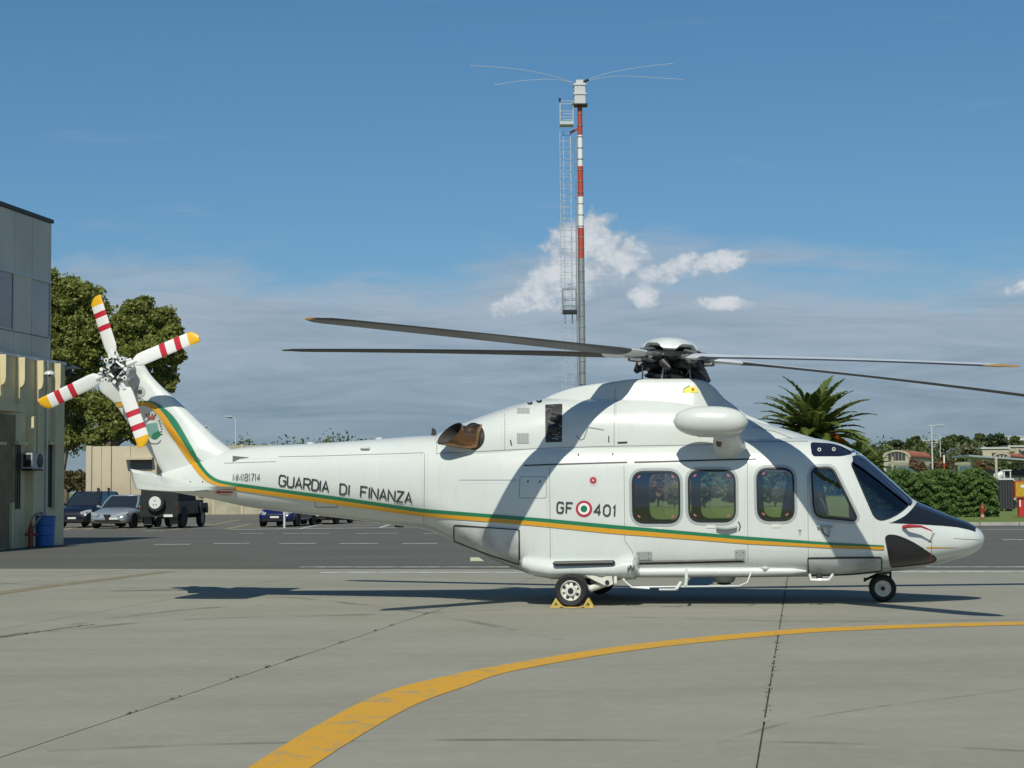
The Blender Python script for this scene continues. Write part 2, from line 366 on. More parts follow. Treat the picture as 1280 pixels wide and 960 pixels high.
# --- combined surface used to lay markings on the skin
BV = MB()
for q in (shell, cowl, pyl, fin): BV.add(q.v, q.f)
bvh = BVHTree.FromPolygons([Vector(v) for v in BV.v], BV.f)
bvh_body = BVHTree.FromPolygons([Vector(v) for v in shell.v], shell.f)
def hit(px, py, off=.004, tree=None):
    d = hray(px, py); loc, nrm, i, ds = (tree or bvh).ray_cast(HC, d, 60)
    if loc is None:
        p = hl(px, py, -.3); loc, nrm, i, ds = (tree or bvh).find_nearest(p)
    if nrm.dot(d) > 0: nrm = -nrm
    return loc+nrm*off
def ribbon(mb, A, B, off=.004, ny=2, mirror=False, mi=None, tree=None):
    vs = []; fs = []
    for a, b in zip(A, B):
        for j in range(ny+1):
            t = j/ny; vs.append(hit(a[0]*(1-t)+b[0]*t, a[1]*(1-t)+b[1]*t, off, tree))
    n = ny+1
    for i in range(len(A)-1):
        for j in range(ny): fs.append((i*n+j, i*n+j+1, (i+1)*n+j+1, (i+1)*n+j))
    mb.add(vs, fs, mi)
    if mirror: mb.add([(v[0], -v[1], v[2]) for v in vs], [f[::-1] for f in fs], mi)
    return mb
def stroke(mb, pts, hw=.6, off=.004, step=5.0, mi=None, closed=False, mirror=False):
    P = [Vector(p) for p in pts]
    if closed: P = P+[P[0]]
    Q = [P[0]]
    for a, b in zip(P, P[1:]):
        k = max(1, int((b-a).length/step))
        for j in range(1, k+1): Q.append(a+(b-a)*(j/k))
    A = []; B = []
    for i, p in enumerate(Q):
        if closed and i in (0, len(Q)-1): d0 = Q[-1]-Q[-2]; d1 = Q[1]-Q[0]
        else: d0 = (p-Q[i-1]) if i else (Q[1]-p); d1 = (Q[i+1]-p) if i < len(Q)-1 else d0
        d0 = d0.normalized(); d1 = d1.normalized(); m = (d0+d1)
        m = m.normalized() if m.length > .1 else d1
        nn = Vector((-m.y, m.x)); c = max(.5, nn.dot(Vector((-d1.y, d1.x))))
        A.append(p+nn*hw/c); B.append(p-nn*hw/c)
    return ribbon(mb, A, B, off, 1, mirror, mi)
def fan(mb, outline, off=.004, k=4, mi=None, tree=None, mirror=False):
    c = sum((Vector(p) for p in outline), Vector((0, 0)))/len(outline); n = len(outline)
    vs = [hit(c.x, c.y, off, tree)]; fs = []
    for j in range(1, k+1):
        for p in outline: q = c+(Vector(p)-c)*(j/k); vs.append(hit(q.x, q.y, off, tree))
    for i in range(n):
        i2 = (i+1) % n; fs.append((0, 1+i, 1+i2))
        for j in range(k-1): a = 1+j*n; b = a+n; fs.append((a+i, b+i, b+i2, a+i2))
    mb.add(vs, fs, mi)
    if mirror: mb.add([(v[0], -v[1], v[2]) for v in vs], [f[::-1] for f in fs], mi)
    return mb
def ringstrip(mb, outline, r0, r1, off=.006, mi=None):
    """band between outline grown by r0 and by r1 pixels, with a raised middle"""
    c = sum((Vector(p) for p in outline), Vector((0, 0)))/len(outline); n = len(outline); vs = []; fs = []
    for i in range(n):
        p = Vector(outline[i]); a = Vector(outline[i-1]); b = Vector(outline[(i+1) % n]); t = (b-a).normalized(); nn = Vector((t.y, -t.x))
        if nn.dot(p-c) < 0: nn = -nn
        for rr, oo in ((r0, -.02), (r0, off), (r1, off), (r1, -.004)):
            q = p+nn*rr; vs.append(hit(q.x, q.y, oo, bvh_body))
    for i in range(n):
        j = (i+1) % n
        for k in range(3): fs.append((i*4+k, i*4+k+1, j*4+k+1, j*4+k))
    return mb.add(vs, fs, mi)
def mir(o):
    me = o.data.copy(); n = len(me.vertices); co = np.empty(n*3, 'f'); me.vertices.foreach_get('co', co); co[1::3] *= -1; me.vertices.foreach_set('co', co)
    me.flip_normals(); me.update(); c = o.copy(); c.data = me; COL.objects.link(c); c.parent = o.parent; return c
def disc(cx_, cy_, r, n=20, ry=None): return [(cx_+r*math.cos(2*PI*i/n), cy_+(ry or r)*math.sin(2*PI*i/n)) for i in range(n)]

# --- windows: outlines traced on the skin
WIN = [roundpoly([(791, 590), (848.5, 590), (849, 653), (792, 653)], 14), roundpoly([(861, 588.5), (918, 588.5), (918.5, 651.5), (862, 651.5)], 14),
       roundpoly([(946.5, 586), (991, 586), (992, 650), (948, 650)], 14),
       roundpoly([(1014.5, 585.5), (1040, 584.5), (1072.5, 651), (1022, 646), (1017.5, 636)], [9, 8, 9, 9, 8]),
       roundpoly([(1063, 578), (1078, 573), (1140, 627), (1124, 642), (1103, 651), (1093, 647)], [6, 5, 7, 20, 10, 8])]
hollow = shell.build('fuselage', [M_white, M_dark], HELI, angle=40)
def bool_cut(ob, mb, name='cutter'):
    c = mb.build(name, [M_white, M_dark], HELI, smooth=False)
    for p in c.data.polygons: p.material_index = 1
    md = ob.modifiers.new('b', 'BOOLEAN'); md.operation = 'DIFFERENCE'; md.object = c; md.solver = 'EXACT'; md.material_mode = 'INDEX'
    dg = bpy.context.evaluated_depsgraph_get(); me = bpy.data.meshes.new_from_object(ob.evaluated_get(dg))
    ob.modifiers.clear(); old = ob.data; ob.data = me; bpy.data.meshes.remove(old); cm = c.data; bpy.data.objects.remove(c); bpy.data.meshes.remove(cm)
bool_cut(hollow, cav)
for wo in WIN:
    mb = MB(); pts = []
    for p in wo:
        h = hit(p.x, p.y, 0, bvh_body); pts.append((h.x, h.z))
    bool_cut(hollow, mb.prism(pts, -2, 2))
hollow.data.name = 'fuselage'
hollow.data.shade_smooth(); hollow.data.set_sharp_from_angle(angle=math.radians(40))
cowl.build('engine_cowling', M_white, HELI)
pyl.build('rotor_pylon_fairing', M_white, HELI)
fin.build('tail_fin', M_white, HELI)
# glass panes, seals, surrounds, tabs
for i, wo in enumerate(WIN):
    g = MB(); fan(g, wo, -.012, 5, tree=bvh_body)
    w = g.build('cabin_window' if i < 3 else ('cockpit_window' if i == 3 else 'windscreen_side_pane'), M_glass if i < 4 else M_wsh, HELI)
    mir(w)
    s_ = MB(); ringstrip(s_, wo, -.8, 1.6 if i < 4 else .8, .008); s_.build('window_seal', M_seal, w)
    if i < 4:
        f_ = MB(); ringstrip(f_, wo, 1.6, 5.0, .0045); f_.build('window_surround', M_rim, w)
    if i < 3:
        x0 = min(p.x for p in wo); x1 = max(p.x for p in wo); y0 = min(p.y for p in wo); y1 = max(p.y for p in wo)
        for (cx_, cy_, sg) in ((x0+7.5, y0+6, -1), (x1-8, y0+6, 1), (x0+7.5, y1-7.5, 1), (x1-8, y1-7, -1)):
            tb = MB(); a = Vector((cx_, cy_)); dd = Vector((1, .8*sg)).normalized(); e = Vector((-dd.y, dd.x))
            fan(tb, [a-dd*2.0-e*1.0, a+dd*2.0-e*1.0, a+dd*2.0+e*1.0, a-dd*2.0+e*1.0], .001, 1, tree=bvh_body); tb.build('corner_tab', M_pink, w)
# front windscreen (both halves) laid over the sloping nose
ws = MB(); rows = []
for px in np.arange(1066, 1143, 3.5):
    st = bstat(px, -.006, -.008, 96); cut = 5 + int(max(0, (px-1085))*.10)
    rows.append([st[k] for k in range(24-17+cut//2, 24+17-cut//2)] if False else [st[k] for k in range(12, 36)])
rs = []
for r in rows: rs.append(r)
ws.loft(rs, caps=False, closed=False); ws.build('front_windscreen', pm('windscreen_dark', (.02, .03, .06), .08, coat=.5, spec=.8), HELI)
# white frame between side pane and nose
fr = MB(); stroke(fr, pts_smooth([(1064, 569), (1080, 569.5), (1110, 592), (1142, 621), (1143.5, 628), (1130, 643), (1112, 652)], k=5), 1.9, .012, 4); fr.build('windscreen_frame', M_white, HELI)
# eyebrow window
eb = MB(); fan(eb, roundpoly([(1012.5, 552.8), (1045, 555), (1069, 566.5), (1052, 570.5), (1015, 570.5)], [5, 10, 4, 6, 5]), .005, 5); e_ = eb.build('roof_window', pm('dark_blue_glass', (.012, .014, .03), .08, coat=.5), HELI)
for q in ((1024, 562.5), (1042, 562)):
    m_ = MB(); stroke(m_, disc(q[0], q[1], 1.8, 10), .45, .009, closed=True); m_.build('fixing_ring', M_wheel, e_)
# nose anti-glare panel, chin window
ng = MB()
T = [(px, float(pchip(bx, [s[1] for s in BST], px))+.8) for px in np.arange(1112, 1221, 3)]
lowx = [1112, 1130, 1150, 1180, 1205, 1221]; lowy = [653.5, 654.5, 655.5, 657.5, 660, 661]
upx = [1112, 1128, 1140, 1146]; upy = [652.5, 646, 636, 628]
A = []; B = []
for px, ty in T:
    if px < 1146: ty = max(ty, float(np.interp(px, upx, upy)))
    A.append((px, ty)); B.append((px, float(np.interp(px, lowx, lowy))))
ribbon(ng, A, B, .006, 6)
mir(ng.build('anti_glare_panel', M_black, HELI)); ng = MB()
# carry the panel over the top of the nose
tp = [bstat(px, -.006, -.006)[9:39] for px in np.arange(1146, 1221, 3)]
ng.loft(tp, caps=False, closed=False); ng.build('anti_glare_panel', M_black, HELI)
ch = MB(); chin = roundpoly([(1106, 669), (1121, 669), (1145, 680), (1172, 699), (1161, 703.5), (1114, 708.5)], [7, 12, 20, 5, 8, 3])
fan(ch, chin, .006, 6); chw = ch.build('chin_window', M_black, HELI); mir(chw)
cs = MB(); ringstrip(cs, chin, -.2, .9, .009); cs.build('window_seal', M_seal, chw)
# --- stripes
Tp = [(144, 502.6), (172, 501.6), (191, 502), (206.5, 511), (221, 526), (240, 558.5), (255, 584.5), (270, 598), (290, 603), (425, 621), (527.5, 635.5), (540, 636.7), (560, 638.4), (680, 648), (760, 655.5), (820, 660.8), (935, 670.7), (1040, 678.2), (1104.6, 681.6)]
Mp = [(144, 503.2), (172, 502.9), (190, 503.6), (203, 515), (216, 533), (240, 569), (252, 587.3), (267, 601), (290, 607.2), (425, 625.5), (527.5, 640.3), (540, 641.4), (560, 643.2), (680, 652.7), (760, 660.6), (820, 665.4), (935, 675.1), (1040, 681.5), (1105, 683.6)]
Bp = [(144, 509), (172, 507.3), (186, 508.5), (199, 520), (214, 544), (232, 571), (251, 595), (265, 604.5), (290, 612), (425, 631), (527.5, 645), (540, 646), (560, 648), (680, 658.2), (760, 666.5), (820, 671), (935, 679.8), (1040, 684.9), (1105, 687)]
def dens(P): return pts_smooth(P[:9], k=6)[:-1]+[Vector(a)+(Vector(b)-Vector(a))*(j/18) for a, b in zip(P[8:], P[9:]) for j in range(18)]+[Vector(P[-1])]
dT, dM, dB = dens(Tp), dens(Mp), dens(Bp)
mir(ribbon(MB(), dT, dM, .011, 4).build('green_stripe', M_green, HELI))
mir(ribbon(MB(), dM, dB, .011, 4).build('orange_stripe', M_yel, HELI))
g3 = MB(); ribbon(g3, [(1158+i*3, 683.6+i*.05) for i in range(17)], [(1158+i*3, 685.6-i*.08) for i in range(17)], .004, 1); g3.build('orange_stripe', M_yel, HELI)
# --- rivet rows
rv = MB()
def rivets(a, b, sp=4.2):
    a = Vector(a); b = Vector(b); n = max(1, int((b-a).length/sp))
    for i in range(n+1): p = a+(b-a)*(i/n); fan(rv, disc(p.x, p.y, .42, 5), .0035, 1)
for a_, b_ in (((534.5, 569), (534.5, 632)), ((534, 649), (534, 660)), ((527, 569), (527, 632)), ((577, 604), (643, 604)), ((684, 586), (684.5, 644)), ((690.5, 663), (691.5, 698)), ((938.5, 592), (938.5, 668)), ((1005, 592), (1006, 676)), ((655, 568), (764, 561)),
               ((772, 561.5), (930, 556)), ((940, 557), (1008, 556)), ((350, 574), (526, 569.5)), ((783.5, 592), (784, 655)), ((930.5, 592), (931, 668)), ((774, 505), (774, 553)), ((627, 512), (627, 558)), ((634.5, 512), (634.5, 558)), ((940, 688), (1004, 690)), ((1060, 571), (1092, 652)),
               ((572, 653), (648, 660)), ((1014, 692), (1100, 692)), ((695, 693), (776, 692)), ((300, 574), (344, 573)), ((197, 590), (262, 604))): rivets(a_, b_)
tag(rv.build('rivets', pm('rivet_grey', (.36, .38, .36), .5), HELI, smooth=False), kind='stuff')
# --- lettering
FONT = {'G': [[(1, .84), (.82, 1), (.2, 1), (0, .8), (0, .2), (.2, 0), (.82, 0), (1, .2), (1, .5), (.55, .5)]], 'U': [[(0, 1), (0, .2), (.2, 0), (.8, 0), (1, .2), (1, 1)]],
 'A': [[(0, 0), (.5, 1), (1, 0)], [(.2, .33), (.8, .33)]], 'R': [[(0, 0), (0, 1), (.78, 1), (1, .84), (1, .62), (.78, .47), (.04, .47)], [(.5, .45), (1, 0)]],
 'D': [[(0, 0), (0, 1), (.68, 1), (1, .78), (1, .22), (.68, 0), (.03, 0)]], 'I': [[(0, 0), (0, 1)]], 'F': [[(0, 0), (0, 1), (1, 1)], [(.04, .52), (.8, .52)]],
 'N': [[(0, 0), (0, 1), (1, 0), (1, 1)]], 'Z': [[(0, 1), (1, 1), (0, 0), (1, 0)]], 'M': [[(0, 0), (0, 1), (.5, .15), (1, 1), (1, 0)]],
 '1': [[(.1, .78), (.5, 1), (.5, 0)]], '8': [[(.2, .53), (0, .72), (0, .85), (.2, 1), (.8, 1), (1, .85), (1, .72), (.8, .53), (.2, .53), (0, .32), (0, .15), (.2, 0), (.8, 0), (1, .15), (1, .32), (.8, .53)]],
 '7': [[(0, 1), (1, 1), (.35, 0)]], '4': [[(.72, 0), (.72, 1), (0, .3), (1, .3)]], '0': [[(.3, 0), (.7, 0), (1, .22), (1, .78), (.7, 1), (.3, 1), (0, .78), (0, .22), (.3, 0)]]}
def write(text, x, y, h, w, gap, slope, hw, name='lettering', iw=.0):
    mb = MB(); cx_ = x
    for chh in text:
        ww = iw if chh == 'I' else (w*.6 if chh == '1' else w*1.35 if chh == 'M' else w)
        for si, st in enumerate(FONT[chh]):
            pts = []
            for u, v in st:
                px = cx_+u*ww+v*h*.06; pts.append((px, y+slope*(px-x)-v*h))
            stroke(mb, pts, hw, .013+.0012*si, 5)
        cx_ += ww+gap
    return mb.build(name, M_text, HELI, smooth=False)
write('GUARDIA', 349, 606.6, 12.8, 7.9, 2.35,   .133, .88, iw=.4)
write('DI', 425, 617, 12.4, 8, 3.2, .13, .88, iw=.4)
write('FINANZA', 451, 620.6, 12.8, 8.2, 2.35, .13, .88, iw=.4)
write('MM181714', 291.5, 600.8, 8.4, 3.4, 1.15, .0, .38)
write('GF', 696.2, 640.6, 13, 7.6, 4.0, .06, .95)
write('401', 743, 643.6, 13.2, 7.8, 3.6, .06, .95)
rd = MB(); fan(rd, disc(730, 636, 10.3, 28), .006, 3, 0); fan(rd, disc(730, 636, 7.2, 28), .0085, 3, 1); fan(rd, disc(730, 636, 4.2, 20), .011, 2, 2)
rd.build('roundel', [M_red, pm('roundel_white', (.78, .78, .76), .4), M_green], HELI)
ar = MB(); stroke(ar, [(275, 615.2), (291, 615.2)], 1.1); ribbon(ar, [(269, 615), (275, 612.4)], [(269, 615.4), (275, 618)], .004, 1)
stroke(ar, [(276, 611.9), (289, 611.9)], .35); stroke(ar, [(276, 618.5), (289, 618.5)], .35); ar.build('red_arrow', M_red, HELI)
lt = MB(); fan(lt, disc(741.5, 600.5, 6.4), .004, 2, 0); fan(lt, disc(741.5, 600.5, 4.2), .009, 2, 1); fan(lt, disc(741.5, 600.5, 1.2), .012, 1, 0); lt.build('red_cap_light', [pm('cap_ring', (.6, .58, .57), .4), M_red], HELI)
st_ = MB(); fan(st_, roundpoly([(853, 491.5), (856, 485), (866, 482.5), (872, 487), (873, 491)], 2), .006, 2, 0); fan(st_, disc(866, 487, 1.8), .01, 1, 1); stroke(st_, [(853.5, 492), (855, 486), (862, 482)], .7, .009, mi=2)
st_.build('unit_badge', [pm('badge_yellow', (.75, .68, .05), .5), M_red, M_green], HELI)
cr = MB()      # coat of arms: crown, shield, laurel spray, scroll
for xx in (184, 187, 190, 193): stroke(cr, [(xx, 521), (xx+(xx-188.5)*.4, 517)], .9, .005, mi=0)
fan(cr, roundpoly([(184, 520.5), (194, 520.5), (193, 525), (185, 525)], 1), .0045, 1, 0)
fan(cr, roundpoly([(183, 530), (196.5, 528), (199, 540), (191, 549), (184, 544)], 3), .0045, 2, 1)
fan(cr, roundpoly([(191, 542), (199, 538), (202, 543), (195, 549.5), (189, 548)], 2), .0065, 1, 2)
for k in range(6): fan(cr, disc(198+k*.9+(1.5 if k < 4 else 0), 526+k*3.4, 1.3, 6, .8), .0045, 1, 3)
stroke(cr, pts_smooth([(184, 551), (190, 554.5), (198, 554), (201, 550)], k=4), .55, .0045, mi=4)
cr.build('coat_of_arms', [pm('crest_red', (.30, .09, .06), .5), pm('crest_teal', (.16, .33, .29), .5), pm('crest_green', (.03, .17, .09), .5), M_text, pm('crest_brown', (.16, .10, .08), .5)], HELI)
# --- panel seams and small openings
sm = MB()
for pl in ([(531, 567), (530.5, 600), (530, 656)], [(631, 562), (631, 505)], [(767.5, 558), (768, 500), (770.5, 480)], [(545, 567), (631, 562.5), (700, 559.5), (768, 557.5), (890, 556), (935, 552.5), (1010, 551.5)],
           [(574, 600), (646, 600)], [(687, 584), (688, 701)], [(780, 582), (781, 676), (791, 690), (791, 700)], [(934, 577), (935, 703)], [(1009.5, 592), (1010.5, 696)], [(1145, 655), (1145, 640)],
           [(770, 518), (770, 500)], [(546, 545), (546, 566)], [(348, 571), (400, 570), (530, 566)], [(990, 548), (970, 540), (940, 533), (939, 541)], [(280, 579), (345, 577)]):
    stroke(sm, pl, .32, .0035, 6)
stroke(sm, roundpoly([(650, 596), (683, 596), (683, 622.5), (649, 622.5)], 3), .3, .0035, closed=True)
stroke(sm, roundpoly([(394, 622), (422, 622), (422, 634), (394, 634)], 3), .4, .0065, closed=True)
stroke(sm, [(720, 545), (726, 550), (730, 548), (735, 534), (755, 537.5)], .6, .0045, 3)
stroke(sm, [(1161, 678), (1168, 666)], .8, .0045); stroke(sm, [(1192, 673), (1225, 675)], .25, .0045)
sm.build('panel_seam', M_line, HELI, smooth=False)
for pl, hw, nm in (([(655, 582), (700, 580.3), (784, 577.8)], .8, 'door_rail'), ([(793, 577.8), (860, 576), (945, 573.7)], .9, 'door_rail'), ([(655, 701.5), (787, 699.7)], .8, 'lower_rail'), ([(792, 704.5), (930, 701.5)], 1.3, 'lower_rail')):
    mb = MB(); stroke(mb, pl, hw, .006, 5); mb.build(nm, M_rail, HELI)
mb = MB(); stroke(mb, [(792, 701.8), (928, 699)], .9, .014, 5); mb.build('chrome_rail', M_steel, HELI)
dk = MB()
for q in ((723, 568.5), (766, 568), (660, 602), (675, 602)): fan(dk, disc(q[0], q[1], 1.0, 6, 1.8), .0045, 1)
for q in ((674, 501.5, 3.6, 2.3), (662.5, 504, 3.4, 2.1)): fan(dk, disc(*q[:3], 12, q[3]), .0045, 1)
stroke(dk, [(638, 550), (639.5, 557)], .8); stroke(dk, [(761, 545), (761, 553)], .7); stroke(dk, [(772, 553.5), (784, 553)], 1.2)
stroke(dk, [(923, 652), (925.5, 658), (923.5, 664)], .7, .0045, 3); stroke(dk, pts_smooth([(1027, 660), (1030, 667), (1036, 671)], k=4), .7, .0045, 3)
stroke(dk, [(593, 641), (593, 647)], .8, .0065); fan(dk, disc(246.5, 577.5, 2.2, 10), .007, 1); fan(dk, disc(253.5, 602, 1, 6), .0045, 1); fan(dk, disc(238, 602, .8, 6), .0045, 1)
stroke(dk, [(998, 663), (1002, 663)], .4); stroke(dk, [(1000, 663), (1000, 669)], .4)
stroke(dk, [(176, 488), (177, 492)], 1.6)
dk.build('access_mark', M_rail, HELI, smooth=False)
# hinge plates, handles, placards
for q in ([(795, 690), (815, 689.3), (815, 699), (799, 699.5)], [(918.5, 687.5), (932, 687), (932, 701), (918.5, 698)]):
    mb = MB(); fan(mb, q, .012, 1); h_ = mb.build('hinge_plate', M_rim, HELI)
    m2 = MB()
    for u in (.2, .8):
        for v in (.2, .8):
            px = q[0][0]+(q[1][0]-q[0][0])*u; py = q[0][1]+(q[2][1]-q[0][1])*v; fan(m2, disc(px, py, .6, 6), .016, 1)
    m2.build('rivet', M_dkmetal, h_)
for q, c_ in (((817, 658.5, 828, 662.5), M_wheel), ((883, 656, 894, 660), M_wheel), ((965, 655, 976, 659.5), M_wheel), ((1042, 656, 1052, 660), M_wheel)):
    mb = MB(); fan(mb, [(q[0], q[1]), (q[2], q[1]), (q[2], q[3]), (q[0], q[3])], .007, 1); mb.build('placard', c_, HELI)
mb = MB(); a = hit(896.5, 659.5, .03); b = hit(920, 659, .03); mb.tube([hit(896.5, 659.5, 0), a, a+(b-a)*.5+Vector((0, -.015, -.012)), b, hit(920, 659, 0)], [.02, .028, .032, .026, .02], 10); mb.build('door_handle', M_rim, HELI)
mb = MB(); a = hit(1022, 658, .03); b = hit(1040, 658, .03); mb.tube([hit(1022, 658, 0), a, b], .014, 8); mb.tube([hit(1036, 657, .025), hit(1036, 670, .025)], .012, 8); mb.build('door_handle', M_rim, HELI)
# float bag covers
for o_, nm in ((([(568.5, 656.5), (649, 662.5), (649.5, 704), (610, 691), (569, 675)]), 'rear'), (([(1010, 697.5), (1101, 696.5), (1101.5, 711.5), (1060, 716), (1011, 717)]), 'front')):
    mb = MB(); fan(mb, roundpoly(o_, 1.5), .022, 6); c_ = mb.build('float_bag_cover', M_silver, HELI)
    m2 = MB(); ringstrip(m2, roundpoly(o_, 1.5), -.4, .9, .026); m2.build('cover_edge', M_dkmetal, c_)
# engine bay opening with machinery
mb = MB(); fan(mb, roundpoly([(681.5, 506), (703, 505), (702.5, 552.5), (682, 553)], 1.5), .005, 4); bay = mb.build('engine_bay_opening', pm('bay_dark', (.03, .026, .025), .6), HELI)
m2 = MB(); m3 = MB()
for k in range(16):
    px = 684+random.random()*16; py = 509+k*2.6; a = hit(px, py, .008)
    m2.tube([hit(px-3, py, .007), hit(px+1, py-1.5+3*random.random(), .014), hit(min(px+5, 702), py+1, .007)], .006+.006*random.random(), 6)
m3.tube([hit(690, 522, .0), hit(700, 524, .01)], .06, 12); m3.tube([hit(686, 536, .0), hit(698, 537, .01)], .07, 12)
m2.build('pipework', M_metal, bay); m3.build('accessory_unit', M_dkmetal, bay)
for (x0, y0, x1, y1) in ((646, 510, 662, 517), (646, 541.5, 661.5, 554.5)):
    mb = MB(); fan(mb, [(x0, y0), (x1, y0), (x1, y1), (x0, y1)], .005, 2); v_ = mb.build('cowl_vent', pm('vent_grey', (.42, .44, .43), .5), HELI)
    m2 = MB(); [stroke(m2, [(x, y0+.6), (x, y1-.6)], .35, .009, 8) for x in np.arange(x0+1.5, x1, 2.0)]; m2.build('louvre', M_line, v_)
# intake scoop on boom, boom bumps, antennas
mb = MB(); ribbon(mb, [(291, 570), (300, 571), (311, 572)], [(291, 577.5), (300, 573.6), (311, 572.4)], .006, 2); mb.build('boom_inlet', pm('inlet_shade', (.10, .10, .10), .8), HELI)
mb = MB()
for px, py, r in ((388, 554.5, .055), (474, 548.8, .055)): mb = MB(); p = hl(px, py); mb.lathe([(r, -.02), (r, .01), (r*.7, .022), (.005, .025)], p, 'Z', 14); mb.build('boom_antenna', M_white, HELI)
mb = MB(); p = hl(542, 545); mb.prism([(p.x-.035, p.z-.02), (p.x+.045, p.z-.02), (p.x+.03, p.z+.09), (p.x-.02, p.z+.12)], -.02, .02); mb.build('beacon', M_rail, HELI)
mb = MB(); mb.tube([hit(452, 562, -.01), hit(452, 562, .035), hit(462, 562, .035), hit(462, 562, -.01)], .02, 8); mb.build('boom_fitting', M_white, HELI)
mb = MB(); a = hl(430, 648.5); b = hl(500, 655.5); mb.tube([a, b], .012, 6); mb.tube([hl(494, 656.5), hl(504, 657.5)], [.05, .035], 8, flat=.6); mb.build('belly_antenna', M_rail, HELI)
p = hl(727, 481, -.25); mb = MB(); mb.tube([(p.x, p.y, p.z-.25), (p.x, p.y, p.z+.01)], .01, 6); mb.build('cowl_antenna', M_rail, HELI)
mb = MB(); a = hit(597, 687, .01); b = hit(608, 694, .01); mb.box(min(a.x, b.x)-.1, max(a.x, b.x), a.y, a.y+.02, b.z-.07, b.z-.02); mb.build('belly_plate', pm('pale_green_plate', (.5, .52, .36), .5), HELI)
# --- exhaust (near and far side)
for sg in (-1, 1):
    mb = MB(); rings = []; P = [(604, 545.5, .165, 0, -.68), (601, 545.6, .172, .0, -.78), (596, 545.5, .175, .0, -.84), (588, 546.3, .168, .01, -.89), (580, 546.3, .155, .03, -.92), (573, 545, .15, .06, -.95), (567, 543.5, .15, .10, -.97), (562, 542, .150, .13, -.99)]
    for px, py, r, k, yl in P:
        c = hl(px, py, yl); rings.append([Vector((c.x+k*math.sin(a)-k*1.1*math.cos(a), (c.y+r*.8*math.cos(a))*(-sg), c.z+r*math.sin(a))) for a in [2*PI*i/28 for i in range(28)]])
    mb.loft(rings, False, 0)
    inner = [[(sum(ring, Vector())/28)*.06+v*.94 for v in ring] for ring in rings]
    mb.loft(inner, False, 1); mb.loft([rings[-1], inner[-1]], False, 0); mb.add(inner[1], [tuple(range(28))], 1)
    mb.build('exhaust_pipe', [M_bronze, M_soot], HELI, recalc=False)
    if sg == 1:
        ln = MB(); fan(ln, disc(592, 545.5, 14, 28, 17), .004, 4); fo = ln.build('exhaust_opening', M_seal, HELI); mir(fo)
# --- rotor mast and hub
hub = hl(838, 446, 0); base = hl(836, 476, 0)
tilt = Vector((.077, -.02, 1)).normalized()
def hb(mb, prof, mi=None, seg=28, c=None):
    q = Vector((0, 0, 1)).rotation_difference(tilt).to_matrix().to_4x4(); rings = []
    for r, h in prof: rings.append([(c or hub)+q @ Vector((r*math.cos(2*PI*k/seg), r*math.sin(2*PI*k/seg), h)) for k in range(seg)])
    return mb.loft(rings, True, mi)
mb = MB(); hb(mb, [(.20, -.42), (.19, -.30), (.23, -.28), (.23, -.24), (.16, -.22), (.15, -.12), (.19, -.10), (.19, -.06), (.13, -.04), (.13, .12)]); mb.build('rotor_mast', M_dkmetal, HELI)
mb = MB(); hb(mb, [(.10, -.33), (.34, -.31), (.36, -.27), (.12, -.235)]); mb.build('swashplate', pm('swashplate_black', (.02, .02, .022), .5, .3), HELI)
mb = MB(); hb(mb, [(.20, -.09), (.40, -.05), (.44, -.01), (.44, .05), (.30, .09), (.10, .12)]); mb.build('rotor_hub', M_dkmetal, HELI)
mb = MB()
for k in range(10): a = 2*PI*k/10+.2; mb.tube([hub-tilt*.1, hub-tilt*.12+Vector((.46*math.cos(a), .46*math.sin(a), 0)), hub-tilt*.2+Vector((.50*math.cos(a+.2), .50*math.sin(a+.2), 0))], [.09, .06, .03], 8)
tag(mb.build('hub_arms', M_dkmetal, HELI), kind='stuff')
mb = MB(); rings = []       # white cap with scalloped rim
q = Vector((0, 0, 1)).rotation_difference(tilt).to_matrix().to_4x4()
BA = [52, 124, 196, 268, 340]
for r, h in ((.42, .10), (.41, .135), (.36, .19), (.27, .235), (.15, .265), (.02, .275)):
    rr = []
    for k in range(80):
        a = 2*PI*k/80; sc = 1.0; dz = 0
        if r >= .41:
            dmin = min(abs((math.degrees(a)+b+180) % 360-180) for b in BA); t = max(0, 1-dmin/24); dz = .07*min(1, t*2.2)
        rr.append(hub+q @ Vector((r*math.cos(a), r*math.sin(a), h+(dz if r == .42 else dz*.55 if r == .41 else 0))))
    rings.append(rr)
mb.loft(rings, False); c_ = [Vector(v)-tilt*.02 for v in rings[0]]; mb.loft([rings[0], [hub+(v-hub)*.9 for v in c_]], False); mb.add(rings[-1], [tuple(range(80))])
mb.build('hub_cap', M_white, HELI)
mb = MB(); hb(mb, [(.30, .08), (.36, .12), (.36, .17), (.05, .19)]); mb.build('cap_liner', M_rail, HELI)
mb = MB(); p = hl(858, 470, .1); mb.tube([hl(852, 452, .12), hl(862, 458, .12), hl(872, 470, .12), hl(880, 482, .12)], [.10, .14, .15, .12], 12); mb.build('mast_fairing', M_dkmetal, HELI)
